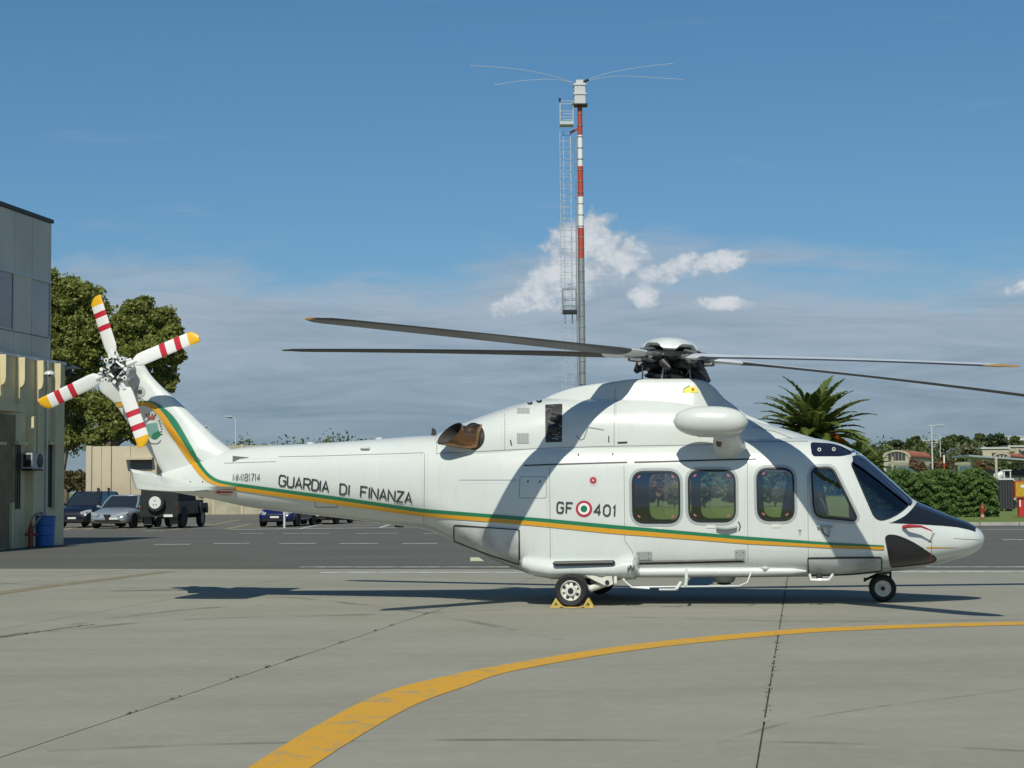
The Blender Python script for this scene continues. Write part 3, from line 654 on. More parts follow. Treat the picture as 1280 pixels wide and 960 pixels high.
# blades
hubW = HM @ hub
TIPY = {52: (1273, 458), 124: (385, 398), 196: (357, 438), 340: (1383, 510)}
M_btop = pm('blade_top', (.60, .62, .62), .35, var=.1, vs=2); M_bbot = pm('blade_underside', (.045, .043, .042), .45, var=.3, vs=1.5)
M_grip = pm('grip_metal', (.27, .275, .27), .4, .5, var=.4, vs=14); M_btip = pm('blade_tip', (.42, .24, .05), .5)
for ba in BA:
    a = math.radians(ba); dr = Vector((math.cos(a), -math.sin(a), 0)); tan = Vector((math.sin(a), math.cos(a), 0))
    R = {124: 6.57, 196: 6.50}.get(ba, 6.75)
    if ba in TIPY:
        tw = HM @ (Vector((hub.x, hub.y, 0))+dr*R); px, py = TIPY[ba]; zt = at(px, py, tw.y).z
    else: zt = 3.35
    root_slope = -dr.x*.077+dr.y*.02
    def bp(r):
        z0 = hub.z+root_slope*r*.0; zlin = hub.z+root_slope*r; zz = hub.z+root_slope*R; dzt = zt-zz
        return Vector((hub.x+dr.x*r, hub.y+dr.y*r, zlin+dzt*(.35*(r/R)+.65*(r/R)**2)))
    mb = MB(); rings = []; rr_ = [.60, .66, .80, 1.0, 1.25, 1.6, 2.2, 3, 3.8, 4.6, 5.3, 5.8, R-.45, R-.25, R-.12, R-.04, R]; NS = 20
    for r in rr_:
        ch_ = .24 if r < .65 else (.28 if r < .75 else .36 if r < 1.05 else .45)
        if r > R-.3: ch_ = .45-.30*((r-R+.3)/.3)
        th = .10 if r < .75 else (.085 if r < 1.05 else .06 if r < 1.5 else .047 if r < 2.5 else .040)
        if r > R-.15: th *= .6
        pit = math.radians(7.0-5.6*(r/R)); c = bp(r); ring = []
        for k in range(NS):
            u = 2*PI*k/NS; xc = math.cos(u); yy = math.sin(u)*(.5*(1+.75*xc))**.6 if xc > -1 else 0
            off = (xc*.5-.12)*ch_*math.cos(pit); up = yy*th*.62+xc*.5*ch_*math.sin(pit)
            ring.append(c+tan*off+Vector((0, 0, up)))
        rings.append(ring)
    mb.loft(rings)
    nb = len(rr_)-1
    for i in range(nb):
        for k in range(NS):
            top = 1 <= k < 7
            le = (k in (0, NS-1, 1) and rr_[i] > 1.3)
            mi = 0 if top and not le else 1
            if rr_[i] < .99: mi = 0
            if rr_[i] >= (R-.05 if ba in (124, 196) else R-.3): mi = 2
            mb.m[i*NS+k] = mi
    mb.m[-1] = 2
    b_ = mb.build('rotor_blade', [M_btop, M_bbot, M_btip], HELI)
    # root cuff: forked grip, white sleeve
    g = MB(); up = Vector((0, 0, 1))
    M3 = Matrix((dr, tan, up)).transposed().to_4x4()
    for s_ in (-1, 1):
        g.tube([bp(.22)+tan*.08*s_+up*.02, bp(.36)+tan*.13*s_, bp(.52)+tan*.13*s_, bp(.64)+tan*.10*s_], [.025, .032, .035, .03], 8)
    for s_ in (-1, 1): g.tube([bp(.2)+up*.055*s_, bp(.4)+up*.085*s_, bp(.64)+up*.055*s_], [.022, .026, .026], 8)
    g.build('blade_grip', M_grip, b_)
    g = MB(); g.tube([bp(.2), bp(.36)], .075, 12); g.tube([bp(.36), bp(.44)], .05, 12); g.build('elastomeric_bearing', M_steel, b_)
    g = MB(); c = bp(.38)+tan*.20; g.tube([c, hub-tilt*.30+dr*.22+tan*.12], .011, 6); g.tube([bp(.42), c], .02, 8); g.build('pitch_link', M_metal, b_)
    g = MB(); c = bp(.40)-tan*.18; g.tube([c-dr*.12, c+dr*.12], .028, 8); g.build('blade_damper', M_dkmetal, b_)
for q in ((803, 456, 803, 475, .012), (831, 447, 827, 475, .016), (862, 457, 863, 475, .010)):
    g = MB(); g.tube([hl(q[0], q[1], -.35), hl(q[2], q[3], -.35)], q[4], 6); g.build('control_rod', M_metal, HELI)
g = MB(); [g.tube([hl(812+k*5, 470, -.25+.08*k), hl(816+k*6, 458, -.1)], [.05, .02], 8) for k in range(3)]; g.build('control_lever', M_dkmetal, HELI)
g = MB(); a = hl(797, 477, -.45); b = hl(868, 477, -.45); g.tube([a, b], .022, 8); g.build('pylon_rim', M_white, HELI)
# --- hoist pod
g = MB(); c0 = hl(841, 526.5, -1.42); c1 = hl(935.5, 527.5, -1.42); rings = []
for k in range(21):
    t = -1+2*k/20; rr = (1-abs(t)**2.6)**.5 if abs(t) < 1 else 0.02; rr = max(rr, .02); c = (c0+c1)/2+(c1-c0)/2*t
    rings.append([c+Vector((0, rr*.215*math.cos(u), rr*.205*math.sin(u))) for u in [2*PI*i/28 for i in range(28)]])
g.loft(rings); pod = g.build('hoist_pod', M_white, HELI)
g = MB(); rings = []
for t in range(6):
    u = t/5; yy = -1.42+.42*u; cpx = 908+4*u; cpy = 540+20*u; c = hl(cpx, cpy, yy); hw_ = .17+.05*u; hh = .06+.05*u
    rings.append([c+Vector((hw_*math.cos(a), .05*math.cos(a), hh*math.sin(a)*1.6)) for a in [2*PI*i/20 for i in range(20)]])
g.loft(rings); g.build('pod_pylon', M_white, HELI)
g = MB(); c = hl(899, 550, -1.36); g.tube([c, c+Vector((0, .1, -.05))], .05, 8); g.build('hoist_hook', M_bronze, HELI)
g = MB(); g.tube([hl(872, 543.5, -1.45), hl(892, 544, -1.45)], .03, 8); g.build('hoist_fitting', M_white, HELI)
# --- sponsons
for sg in (1, -1):
    g = MB(); rings = []
    for px, cy, r, ww in ((649, 703, .03, .05), (655, 705, .10, .2), (668, 708, .13, .28), (690, 711, .14, .33), (740, 711, .14, .34), (770, 711, .14, .35), (783, 709, .17, .36), (793, 709, .165, .36), (797, 709.5, .12, .3), (798.5, 710, .06, .2)):
        c = hl(px, cy, -1.15); rings.append([Vector((c.x, (-1.08-ww*math.cos(a))*sg if math.cos(a) > -.6 else -.85*sg, c.z+r*math.copysign(abs(math.sin(a))**.8, math.sin(a)))) for a in [2*PI*i/28 for i in range(28)]])
    g.loft(rings); sp_ = g.build('sponson', M_white, HELI)
    if sg == 1:
        g = MB(); a = hl(691, 704.5, -1.432); b = hl(769, 703, -1.432); g.tube([a, a+(b-a)*.03, a+(b-a)*.97, b], [.01, .032, .032, .01], 8, flat=1); g.build('sponson_slot', M_rail, sp_)
        g = MB()
        for px in (786.5, 791): g.tube([hl(px-1.5, 714, -1.44), hl(px, 709, -1.452), hl(px+2, 705.5, -1.44)], [.012, .022, .01], 8)
        g.build('sponson_lamp', M_metal, sp_)
        g = MB(); c = hl(680.5, 715, -1.33); g.tube([c, c+Vector((0, -.03, 0))], .02, 8); g.build('tie_down', M_rail, sp_)
    g = MB(); a = hl(797, 715.5, -1.03); b = hl(1008, 714, -.99); g.tube([(a.x+(b.x-a.x)*t, (a.y+(b.y-a.y)*t)*sg, a.z+(b.z-a.z)*t) for t in (0, .3, .7, .92, 1)], [.062, .062, .058, .045, .015], 16); g.build('side_sill', M_white, HELI)
# steps and small belly gear
g = MB(); y_ = -1.42
g.tube([hl(781, 727, y_), hl(790, 734, y_), hl(812, 735.5, y_)], .013, 8); g.tube([hl(790, 734, y_), hl(924, 732.5, y_), hl(934, 728, y_), hl(940, 713, -1.15)], .011, 8)
g.tube([hl(858, 713, -1.15), hl(858, 724, y_), hl(857, 732, y_)], .022, 8); g.tube([hl(781, 727, y_), hl(776, 716, -1.2)], .015, 8)
ft = g.build('boarding_step', M_white, HELI)
g = MB(); a = hl(847, 727, y_); g.tube([hl(851, 728, y_), hl(845, 737, y_-.1)], .022, 8); g.tube([hl(845, 737, y_-.12), hl(824, 737, y_-.12)], .03, 8, flat=.5); g.build('step_tread', M_white, ft)
g = MB(); c = hl(905, 722, -.2); g.lathe([(.16, .05), (.16, -.01), (.13, -.06), (.12, -.065)], c, 'Z', 20); g.lathe([(.10, -.06), (.09, -.09), (.02, -.1)], c, 'Z', 16, mi=1); g.build('belly_dome', [M_white, M_rail], HELI)
g = MB(); c = hit(956, 709, .02); g.tube([c+Vector((-.05, 0, 0)), c+Vector((.0, -.02, 0)), c+Vector((.06, 0, 0))], [.01, .035, .01], 8); g.build('belly_vent', M_white, HELI)
g = MB(); g.tube([hl(1012, 718, -1.0), hl(1014, 725, -1.05), hl(1036, 725, -1.05), hl(1041, 718, -1.0)], .02, 8); g.build('cockpit_step', M_white, HELI)
g = MB(); g.tube([hl(1024, 717, -1.0), hl(1024, 723, -1.02)], .04, 8); g.build('step_bracket', M_rail, HELI)
# pitot probe cover with red streamer
g = MB(); y_ = -1.0
a = hit(1128, 659, .02); b = hit(1132, 659, .10); c = hit(1158, 666, .14)
g.tube([a, b, hit(1145, 661, .13), c], [.025, .025, .016, .008], 8); pc = g.build('pitot_cover', M_red, HELI)
g = MB(); d = Vector((c.x, c.y-.02, 0)); z0 = c.z; z1 = hl(1156, 702, c.y).z; g.tube([c, Vector((c.x-.01, c.y-.015, (z0+z1)/2)), Vector((c.x-.03, c.y-.02, z1))], .013, 6, flat=.25); g.build('streamer', M_red, pc)
# --- horizontal stabiliser
for sg in (1, -1):
    g = MB(); side = [(162, 586), (176, 588.5), (187, 590), (196, 597), (206, 604.5), (220, 608), (245, 608.5), (264, 608), (264, 613), (245, 615), (215, 615), (190, 613.5), (169, 611.5), (165, 600)]
    rings = []
    for yy, sc, vsx in ((-.18, 1.0, .45), (-.7, 1.0, .6), (-1.15, 1.0, .85), (-1.38, 1.0, 1.0), (-1.43, .9, .8)):
        cc_ = hl(215, 604, -1.4); cz = hl(215, 606, -1.4).z; cxm = hl(215, 606, -1.4).x; r = []
        for p in side:
            h = hl(p[0], p[1], -1.4); r.append(Vector((cxm+(h.x-cxm)*sc, yy*sg, cz-.03+(h.z-cz+.03)*vsx)))
        rings.append(r)
    g.loft(rings); g.build('tail_stabiliser', M_white, HELI, angle=50)
# --- tail rotor
YT = -.62; tc_ = hl(147, 462, YT)
g = MB(); a = hl(150, 465, -.05); g.tube([a, Vector((tc_.x, -.30, tc_.z)), Vector((tc_.x, -.42, tc_.z))], [.17, .15, .10], 20); g.build('tail_gearbox', M_rim, HELI)
g = MB(); g.tube([Vector((tc_.x, -.4, tc_.z)), Vector((tc_.x, -.72, tc_.z))], .05, 14); g.tube([Vector((tc_.x, -.58, tc_.z)), Vector((tc_.x, -.66, tc_.z))], .12, 16); g.build('tail_rotor_hub', M_dkmetal, HELI)
M_tw = pm('tail_blade_white', (.78, .77, .73), .35, coat=.2); M_tr = pm('tail_blade_red', (.50, .018, .035), .4); M_ty = pm('tail_blade_yellow', (.78, .42, .01), .4)
for i_, (px, py, yo) in enumerate(((118.5, 371, 0), (248, 419, -.05), (181, 557, 0), (51, 507, -.05))):
    tip = hl(px, py, YT+yo); c = Vector((tc_.x, YT+yo, tc_.z)); d = tip-c; Rr = d.length; d.normalize(); e = Vector((-d.z, 0, d.x))
    g = MB(); fr_ = [.22, .27, .33, .45, .54, .61, .72, .79, .88, .92, .96, .985, 1.0]; mats_ = [0, 0, 0, 0, 1, 0, 1, 0, 2, 2, 2, 2]
    rings = []
    for f in fr_:
        chd = .11 if f < .25 else (.185 if f < .3 else .20); sh = 0
        if f > .9: t = (f-.9)/.1; chd = .20*(1-.5*t*t); sh = .20*.25*t*t
        p = c+d*Rr*f; ring = []
        for k in range(14):
            u = 2*PI*k/14; ring.append(p+e*(math.cos(u)*chd/2-sh)+Vector((0, 1, 0))*(math.sin(u)*.018+math.cos(u)*chd*.09))
        rings.append(ring)
    g.loft(rings)
    for i in range(len(mats_)):
        for k in range(14): g.m[i*14+k] = mats_[i]
    g.m[-1] = 2
    tb = g.build('tail_rotor_blade', [M_tw, M_tr, M_ty], HELI)
    g = MB(); g.tube([c+d*.10, c+d*Rr*.26], [.05, .035], 10); g.tube([c+d*.12+e*.07, c+d*.27+e*.05], .022, 8); g.tube([c+d*.12-e*.07, c+d*.27-e*.05], .022, 8); g.build('blade_root', M_tw, tb)
    g = MB(); q_ = c+d*.17+Vector((0, -.06, 0)); g.tube([q_+e*.09, q_-e*.06], .014, 8); g.tube([q_+e*.09+Vector((0, .1, 0)), q_+e*.09+Vector((0, -.03, 0))], .035, 10, mi=1); g.tube([q_+e*.09+Vector((0, -.031, 0)), q_+e*.09+Vector((0, -.04, 0))], .015, 8, mi=0)
    g.tube([q_-e*.03-d*.04, q_+e*.1-d*.11], .016, 8, mi=1); g.tube([q_-e*.07, q_-e*.07+Vector((0, -.05, 0))], .028, 10, mi=1)
    g.tube([q_-e*.07+d*.08, q_-e*.02-d*.1+Vector((0, -.05, 0))], .012, 8, mi=0); g.build('pitch_horn', [M_dkmetal, M_tw], tb)
g = MB(); rg = random.Random(3)
for k in range(16):
    a = 2*PI*k/16; p = Vector((tc_.x+.13*math.cos(a), YT-.04-.05*rg.random(), tc_.z+.13*math.sin(a))); q2 = p+Vector((.07*rg.uniform(-1, 1), -.03, .07*rg.uniform(-1, 1))); g.tube([p, q2], .013, 6, mi=k % 2)
g.lathe([(.05, 0), (.045, -.04), (.02, -.05)], (tc_.x, YT-.08, tc_.z), 'Y', 14, mi=0); g.build('hub_linkage', [M_dkmetal, M_tw], HELI)
g = MB(); fan(g, disc(175, 490, 7, 16), .006, 2, 0); fan(g, disc(175, 490, 3, 12), .01, 1, 1); g.build('fin_light', [M_rim, M_rail], HELI)
# --- landing gear
def wheel(mb, c, r, w, rim=.6, seg=36):
    p = [(r*rim, -w/2*.8), (r*.86, -w/2), (r*.96, -w/2*.8), (r, -w/2*.4), (r, w/2*.4), (r*.96, w/2*.8), (r*.86, w/2), (r*rim, w/2*.8)]
    mb.lathe(p, c, 'Y', seg, mi=0, caps=False)
def wheel_thing(c, r, w, sgn, name='wheel', spoke=True):
    mb = MB(); wheel(mb, c, r, w); o = mb.build(name, M_tyre, HELI)
    m2 = MB(); f = sgn*w/2
    m2.lathe([(r*.61, -f*.8), (r*.63, f*.78), (r*.58, f*.86), (r*.52, f*.6), (r*.34, f*.62), (r*.30, f*.86), (.001, f*.86)], c, 'Y', 30); rim_ = m2.build('wheel_rim', M_wheel, o)
    m3 = MB()
    for k in range(8 if spoke else 0):
        a = 2*PI*k/8+.3; q = Vector(c)+Vector((r*.44*math.cos(a), f*.64, r*.44*math.sin(a))); m3.tube([q, q+Vector((0, sgn*.006, 0))], r*(.095 if k % 2 else .06), 10)
    m3.tube([Vector(c)+Vector((0, f*.8, 0)), Vector(c)+Vector((0, f*.98, 0))], r*.17, 14); m3.build('hub_bolts', M_dkmetal, o)
mw = hl(714.5, 738, -1.5); rw = mw.z
for sg in (1, -1):
    wheel_thing((mw.x, mw.y*sg, rw), rw, .21, -sg)
    g = MB(); p_ = hl(760, 727.5, -1.3); pv = Vector((p_.x, -1.28*sg, p_.z)); up_ = hl(728, 717, -1.3)
    g.tube([Vector((mw.x, -1.36*sg, rw)), Vector((mw.x+.18, -1.33*sg, rw+.04)), Vector((hl(738, 737, -1.3).x, -1.3*sg, hl(738, 736, -1.3).z)), pv], [.035, .04, .045, .05], 10)
    g.build('trailing_arm', M_wheel, HELI)
    g = MB(); q1 = hl(728, 717, -1.36); q2 = hl(742, 719, -1.36); q3 = hl(752, 722, -1.36); q4 = hl(765, 718, -1.36); q5 = hl(766.5, 730, -1.36); q6 = hl(760, 733, -1.36); q7 = hl(753, 730, -1.36); q8 = hl(744, 726, -1.36)
    g.prism([(q.x, q.z) for q in (q1, q2, q3, q4, q5, q6, q7, q8)], -1.38*sg, -1.33*sg); g.build('gear_bracket', M_wheel, HELI)
    g = MB(); a = hl(769, 717, -1.33); b = hl(770.5, 729, -1.33); g.box(a.x-.015, b.x+.012, min(-1.38*sg, -1.3*sg), max(-1.38*sg, -1.3*sg), b.z, a.z+.02); g.build('gear_plate', M_wheel, HELI)
    g = MB(); g.tube([Vector((p_.x, -1.38*sg, p_.z)), Vector((p_.x, -1.40*sg, p_.z))], .03, 10); g.tube([hl(735, 718, -1.2*sg if sg > 0 else 1.2), Vector((mw.x+.08, -1.25*sg, rw+.08))], .04, 8); g.build('gear_strut', M_dkmetal, HELI)
    g = MB(); a = hl(690, 716, -1.1); b = hl(755, 722.5, -1.1); g.box(a.x, b.x, min(-1.22*sg, -.9*sg), max(-1.22*sg, -.9*sg), b.z-.01, a.z+.06); g.build('wheel_well', M_rail, HELI)
nw = hl(1103.5, 735.5, -.15); rn = nw.z
for yy, s_ in ((-.13, -1), (.13, 1)): wheel_thing((nw.x, yy, rn), rn, .14, s_, spoke=False)
g = MB(); t0 = hl(1104, 712, 0); g.tube([Vector((nw.x, 0, rn)), Vector((nw.x+.01, 0, t0.z))], [.05, .06], 12); g.tube([Vector((nw.x, -.15, rn)), Vector((nw.x, .15, rn))], .03, 10); g.build('nose_gear_leg', M_metal, HELI)
g = MB(); g.tube([hl(1081, 725, -.1), hl(1092, 720, -.05), hl(1100, 716, 0)], .018, 8); g.tube([hl(1081, 722, -.1), hl(1081, 727, -.1)], .016, 6); g.tube([hl(1113, 722, -.08), hl(1113, 715, 0)], .018, 6); g.box(t0.x-.1, t0.x+.1, -.16, .16, t0.z-.05, t0.z+.02); g.build('tow_fitting', M_dkmetal, HELI)
# --- interior: floor, seats, cockpit
g = MB(); fz = hl(850, 690).z; x0 = hl(675, 690).x; x1 = hl(1062, 690).x; g.box(x0, x1, -.98, .98, fz-.03, fz); g.box(hl(672, 690).x, hl(676, 690).x, -1.0, 1.0, fz, fz+1.25); g.build('cabin_floor', M_trim, HELI)
def seat(px, yy, back=-1, h=.62, col=None, top=604):
    c = hl(px, 690, yy); o = empty('seat', (0, 0, 0)); o.parent = HELI
    g = MB(); x = c.x; g.box(x-.22, x+.22, yy-.22, yy+.22, fz+.32, fz+.43); g.box(x-.17, x-.12, yy-.2, yy+.2, fz, fz+.32); g.build('seat_cushion', M_fabric, o)
    g = MB(); g.tube([(x+back*.22, yy, fz+.36), (x+back*.28, yy, fz+.7), (x+back*.32, yy, fz+1.02)], [.22, .22, .15], 14, flat=.35, up=(1, 0, 0)); g.build('seat_back', M_fabric, o)
for yy in (-.65, 0, .65):
    seat(770, yy, -1)
    seat(962, yy, 1)
for yy in (-.5, .5): seat(1075 if False else 1052, yy, -1)
g = MB(); a = hl(1092, 640); b = hl(1128, 668); g.box(a.x, b.x, -.62, .62, b.z, a.z+.02); g.box(a.x+.05, b.x, -.12, .12, fz, a.z-.1); g.build('instrument_panel', M_rail, HELI)
# ================================================================== chocks
M_chock = pm('chock_yellow', (.62, .45, .10), .6, var=.25, vs=9)
for i, (px, lb) in enumerate(((695.5, 'left yellow triangular wheel chock behind the helicopter main wheel'), (735.5, 'right yellow triangular wheel chock in front of the helicopter main wheel'))):
    c = hl(px, 757.5, -1.62); z0 = 0.004; g = MB(); r_ = .085
    for s_ in (0, .1):
        T3 = [(-.078, z0), (.078, z0), (0, .135)]; I3 = [(-.032, z0+.028), (.032, z0+.028), (0, .085)]
        vs = [(u, s_+dy, v) for dy in (0, .035) for u, v in T3+I3]; fs = []
        for k in range(3):
            j = (k+1) % 3; fs += [(k, j, 3+j, 3+k), (6+k, 9+k, 9+j, 6+j), (k, 6+k, 6+j, j), (3+k, 3+j, 9+j, 9+k)]
        g.add(vs, fs)
    g.box(-.07, -.04, .035, .1, z0+.001, .03); g.box(.04, .07, .035, .1, z0+.001, .03)
    Mx = HM @ Matrix.Translation((c.x, -1.68, 0)); ch_ = g.build('wheel_chock', M_chock, None, smooth=False, M=Mx)
    tag(ch_, lb, 'wheel chock', 'yellow chocks at the main wheel')
g = MB(); a = HM @ Vector((hl(701, 757, -1.6).x, -1.69, .03)); b = HM @ Vector((hl(731, 757, -1.6).x, -1.69, .03)); g.tube([a, a*.75+b*.25+Vector((0, 0, -.02)), a*.5+b*.5+Vector((0, -.03, -.018)), a*.25+b*.75+Vector((0, 0, -.02)), b], .008, 6)
tag(g.build('chock_rope', M_chock), 'thin yellow rope linking the two wheel chocks on the concrete', 'rope')
# ================================================================== GROUND
GD = Vector((.162, .987, 0)).normalized(); GX = Vector((GD.y, -GD.x, 0)); GA = math.atan2(GD.y, GD.x)   # grid of the field: away / to the right
def sheet(name, pts, z, mat, kind='structure', sub=0):
    mb = MB(); mb.add([(p[0], p[1], z) for p in pts], [tuple(range(len(pts)))]); o = mb.build(name, mat, None, smooth=False)
    if o.data.polygons[0].normal.z < 0: o.data.flip_normals()
    return tag(o, kind=kind)
def groundmat(name, c1, c2, c3, sc, rough=.85, stretch=(1, 1, 1), bump=.25, bs=90, streak=None, rot=0.0, mid=.35, spots=0.0, patch=None):
    m = bpy.data.materials.new(name); m.use_nodes = True; t = m.node_tree; b = t.nodes['Principled BSDF']; b.inputs['Roughness'].default_value = rough; b.inputs['Specular IOR Level'].default_value = .3
    tc = t.nodes.new('ShaderNodeTexCoord'); mp = t.nodes.new('ShaderNodeMapping'); mp.inputs['Scale'].default_value = stretch; mp.inputs['Rotation'].default_value = (0, 0, rot); t.links.new(tc.outputs['Object'], mp.inputs[0])
    def nz(s, d=6, r=.6, v=None):
        n = t.nodes.new('ShaderNodeTexNoise'); n.inputs['Scale'].default_value = s; n.inputs['Detail'].default_value = d; n.inputs['Roughness'].default_value = r; t.links.new(v or mp.outputs[0], n.inputs['Vector']); return n.outputs[0]
    a = nz(sc); f = nz(sc*9, 8, .7, tc.outputs['Object'])
    col = mixc(t, sstep(t, a, .32, .68), c1, c2); col = mixc(t, mth(t, 'MULTIPLY', sstep(t, f, .45, .75), mid), col, c3)
    fine = nz(bs*.4, 3, .7, tc.outputs['Object'])
    col = mixc(t, mth(t, 'MULTIPLY', sstep(t, fine, .35, .7), .18), col, tuple(x*.72 for x in c1))
    if spots:
        v = t.nodes.new('ShaderNodeTexNoise'); v.inputs['Scale'].default_value = .23; v.inputs['Detail'].default_value = 2; t.links.new(tc.outputs['Object'], v.inputs['Vector'])
        col = mixc(t, mth(t, 'MULTIPLY', sstep(t, v.outputs[0], .62, .76), spots), col, tuple(x*.62 for x in c1))
    if streak:    # long tyre and wash marks
        m2 = t.nodes.new('ShaderNodeMapping'); m2.inputs['Scale'].default_value = streak; m2.inputs['Rotation'].default_value = (0, 0, rot); t.links.new(tc.outputs['Object'], m2.inputs[0])
        s1 = nz(1.0, 5, .6, m2.outputs[0]); col = mixc(t, mth(t, 'MULTIPLY', sstep(t, s1, .52, .72), .30), col, tuple(x*.78 for x in c1))
        s2 = nz(2.3, 4, .6, m2.outputs[0]); col = mixc(t, mth(t, 'MULTIPLY', sstep(t, s2, .56, .74), .28), col, c3)
    t.links.new(col, b.inputs['Base Color'])
    bp = t.nodes.new('ShaderNodeBump'); bp.inputs['Strength'].default_value = bump; bp.inputs['Distance'].default_value = .01
    n = nz(bs, 4, .6, tc.outputs['Object']); t.links.new(n, bp.inputs['Height']); t.links.new(bp.outputs[0], b.inputs['Normal'])
    MATS[name] = m; return m
G_conc = groundmat('apron_concrete', (.256, .248, .197), (.296, .287, .233), (.350, .340, .28), .55, stretch=(.5, 1, 1), streak=(.10, 1.3, 1), rot=.16, spots=.30, mid=.5)
G_asph = groundmat('taxiway_asphalt', (.098, .097, .082), (.118, .116, .099), (.148, .143, .12), .4, stretch=(.25, 1, 1), streak=(.04, .5, 1), rot=.16)
G_park = groundmat('parking_asphalt', (.125, .118, .100), (.16, .15, .125), (.19, .178, .15), .25, stretch=(.5, 1, 1), streak=(.06, .3, 1))
G_grass = groundmat('grass_ground', (.12, .17, .035), (.15, .20, .05), (.21, .21, .08), .3, .95, bump=.8, bs=25)
G_joint = pm('joint_dirt', (.11, .10, .075), .9, var=.4, vs=3)
def markm(name, base, under, w=.45, sc=(2, 6, 1)):
    m = bpy.data.materials.new(name); m.use_nodes = True; t = m.node_tree; b = t.nodes['Principled BSDF']; b.inputs['Roughness'].default_value = .7
    tc = t.nodes.new('ShaderNodeTexCoord'); mp = t.nodes.new('ShaderNodeMapping'); mp.inputs['Scale'].default_value = sc; t.links.new(tc.outputs['Object'], mp.inputs[0])
    n = t.nodes.new('ShaderNodeTexNoise'); n.inputs['Scale'].default_value = 1.6; n.inputs['Detail'].default_value = 9; n.inputs['Roughness'].default_value = .72; t.links.new(mp.outputs[0], n.inputs['Vector'])
    col = mixc(t, sstep(t, n.outputs[0], w, w+.1), under, base); t.links.new(col, b.inputs['Base Color']); return m
K_yel = markm('worn_yellow_paint', (.60, .315, .018), (.40, .28, .10), .385, (2.1, 2.1, 1)); K_wht = markm('worn_white_paint', (.62, .62, .58), (.2, .2, .18), .42)
K_yel2 = markm('old_yellow_paint', (.36, .27, .10), (.20, .18, .13), .5)
sheet('ground', [(-3000, -200), (3000, -200), (3000, 5000), (-3000, 5000)], -.05, G_grass)
E0, E1 = gp(0, 711), gp(1280, 712.5); ed = (E1-E0).normalized()
def on_edge(p, d):   # where the joint line p + t d meets the apron edge
    A = np.array([[d.x, -ed.x], [d.y, -ed.y]]); r = np.linalg.solve(A, [E0.x-p.x, E0.y-p.y]); return p+d*float(r[0])
J2 = gp(946, 960); J1 = gp(0, 947); SP = abs((J2-J1).dot(GX)); gapw = .006
sheet('joint_bed', [gp(640, 712)+GX*70+GD*.3, gp(640, 712)-GX*70+GD*.3, gp(640, 712)-GX*70-GD*60, gp(640, 712)+GX*70-GD*60], -.022, G_joint)
near = -40.0
for k in range(-9, 12):
    a = J2+GX*(SP*k+gapw); b = J2+GX*(SP*(k+1)-gapw); A = on_edge(a, GD); B = on_edge(b, GD); a0 = a-GD*14; b0 = b-GD*14
    q = [a0, b0, B-GD*.004, A-GD*.004]; mb = MB()
    mb.add([(p.x, p.y, 0) for p in q]+[(p.x, p.y, -.045) for p in q], [(0, 1, 2, 3), (4, 7, 6, 5), (0, 4, 5, 1), (1, 5, 6, 2), (2, 6, 7, 3), (3, 7, 4, 0)])
    tag(mb.build('concrete_slab', G_conc, None, smooth=False), kind='structure')
# asphalt taxiway and car park
KR = gp(1250, 656.5); kd = GX
def kerbpt(x): return KR+kd*((x-KR.x)/kd.x)
aL = E0+ed*(-80); aR = E0+ed*150
sheet('taxiway', [aL, aR, kerbpt(130), kerbpt(-90)], -.012, G_asph)
sheet('car_park', [kerbpt(-90), kerbpt(-2.6), kerbpt(-2.6)+GD*62, kerbpt(-90)+GD*62], -.014, G_park)
mb = MB()
kn = 60
for k in range(kn):
    p = kerbpt(-2.4+k*1.5); Mk = Matrix.Translation(p) @ Matrix.Rotation(math.atan2(kd.y, kd.x), 4, 'Z')
    g = MB(); g.box(0.01, 1.5, 0, .22, -.04, .12+.003*random.random()); o = g.build('kerb_stone', pm('kerb_concrete', (.42, .41, .36), .8, var=.25, vs=1.5), None, smooth=False, M=Mk) if p.x < 60 else None
    if o: tag(o, kind='structure')
def gline(name, pts, w, mat, z=.004, px=True):
    P = [gp(*p) if px else p for p in pts]; mb = MB(); vs = []; fs = []
    for i, p in enumerate(P):
        d = (P[min(i+1, len(P)-1)]-P[max(i-1, 0)]).normalized(); n = Vector((-d.y, d.x, 0)); vs += [(p.x+n.x*w/2, p.y+n.y*w/2, z), (p.x-n.x*w/2, p.y-n.y*w/2, z)]
    for i in range(len(P)-1): fs.append((2*i, 2*i+1, 2*i+3, 2*i+2))
    mb.add(vs, fs); o = mb.build(name, mat, None, smooth=False)
    if o.data.polygons[0].normal.z < 0: o.data.flip_normals()
    return tag(o, kind='structure')
UP = pts_smooth([(250, 1000), (310, 960), (400, 905), (480, 866), (560, 845), (640, 829.5), (790, 806), (970, 788.5), (1090, 782.5), (1280, 777.3), (1500, 774)], k=8)
LO = pts_smooth([(330, 1000), (388, 960), (455, 917), (520, 881), (580, 859), (640, 839.5), (790, 813.5), (970, 794.5), (1090, 787.2), (1280, 781.3), (1500, 776.8)], k=8)
mb = MB(); vs = []; fs = []
for a, b in zip(UP, LO):
    p, q = gp(a.x, a.y), gp(b.x, b.y); vs += [(p.x, p.y, .004), (q.x, q.y, .004)]
for i in range(len(UP)-1): fs.append((2*i, 2*i+1, 2*i+3, 2*i+2))
mb.add(vs, fs); o = mb.build('yellow_guide_line', K_yel, None, smooth=False)
if o.data.polygons[0].normal.z < 0: o.data.flip_normals()
tag(o, kind='structure')
gline('white_edge_line', [(400, 715.8), (840, 715.6), (1280, 714.8), (1500, 714)], .34, K_wht)
gline('white_edge_line', [(375, 708.3), (840, 708.3), (1280, 708.2), (1500, 708)], .26, K_wht, -.006)
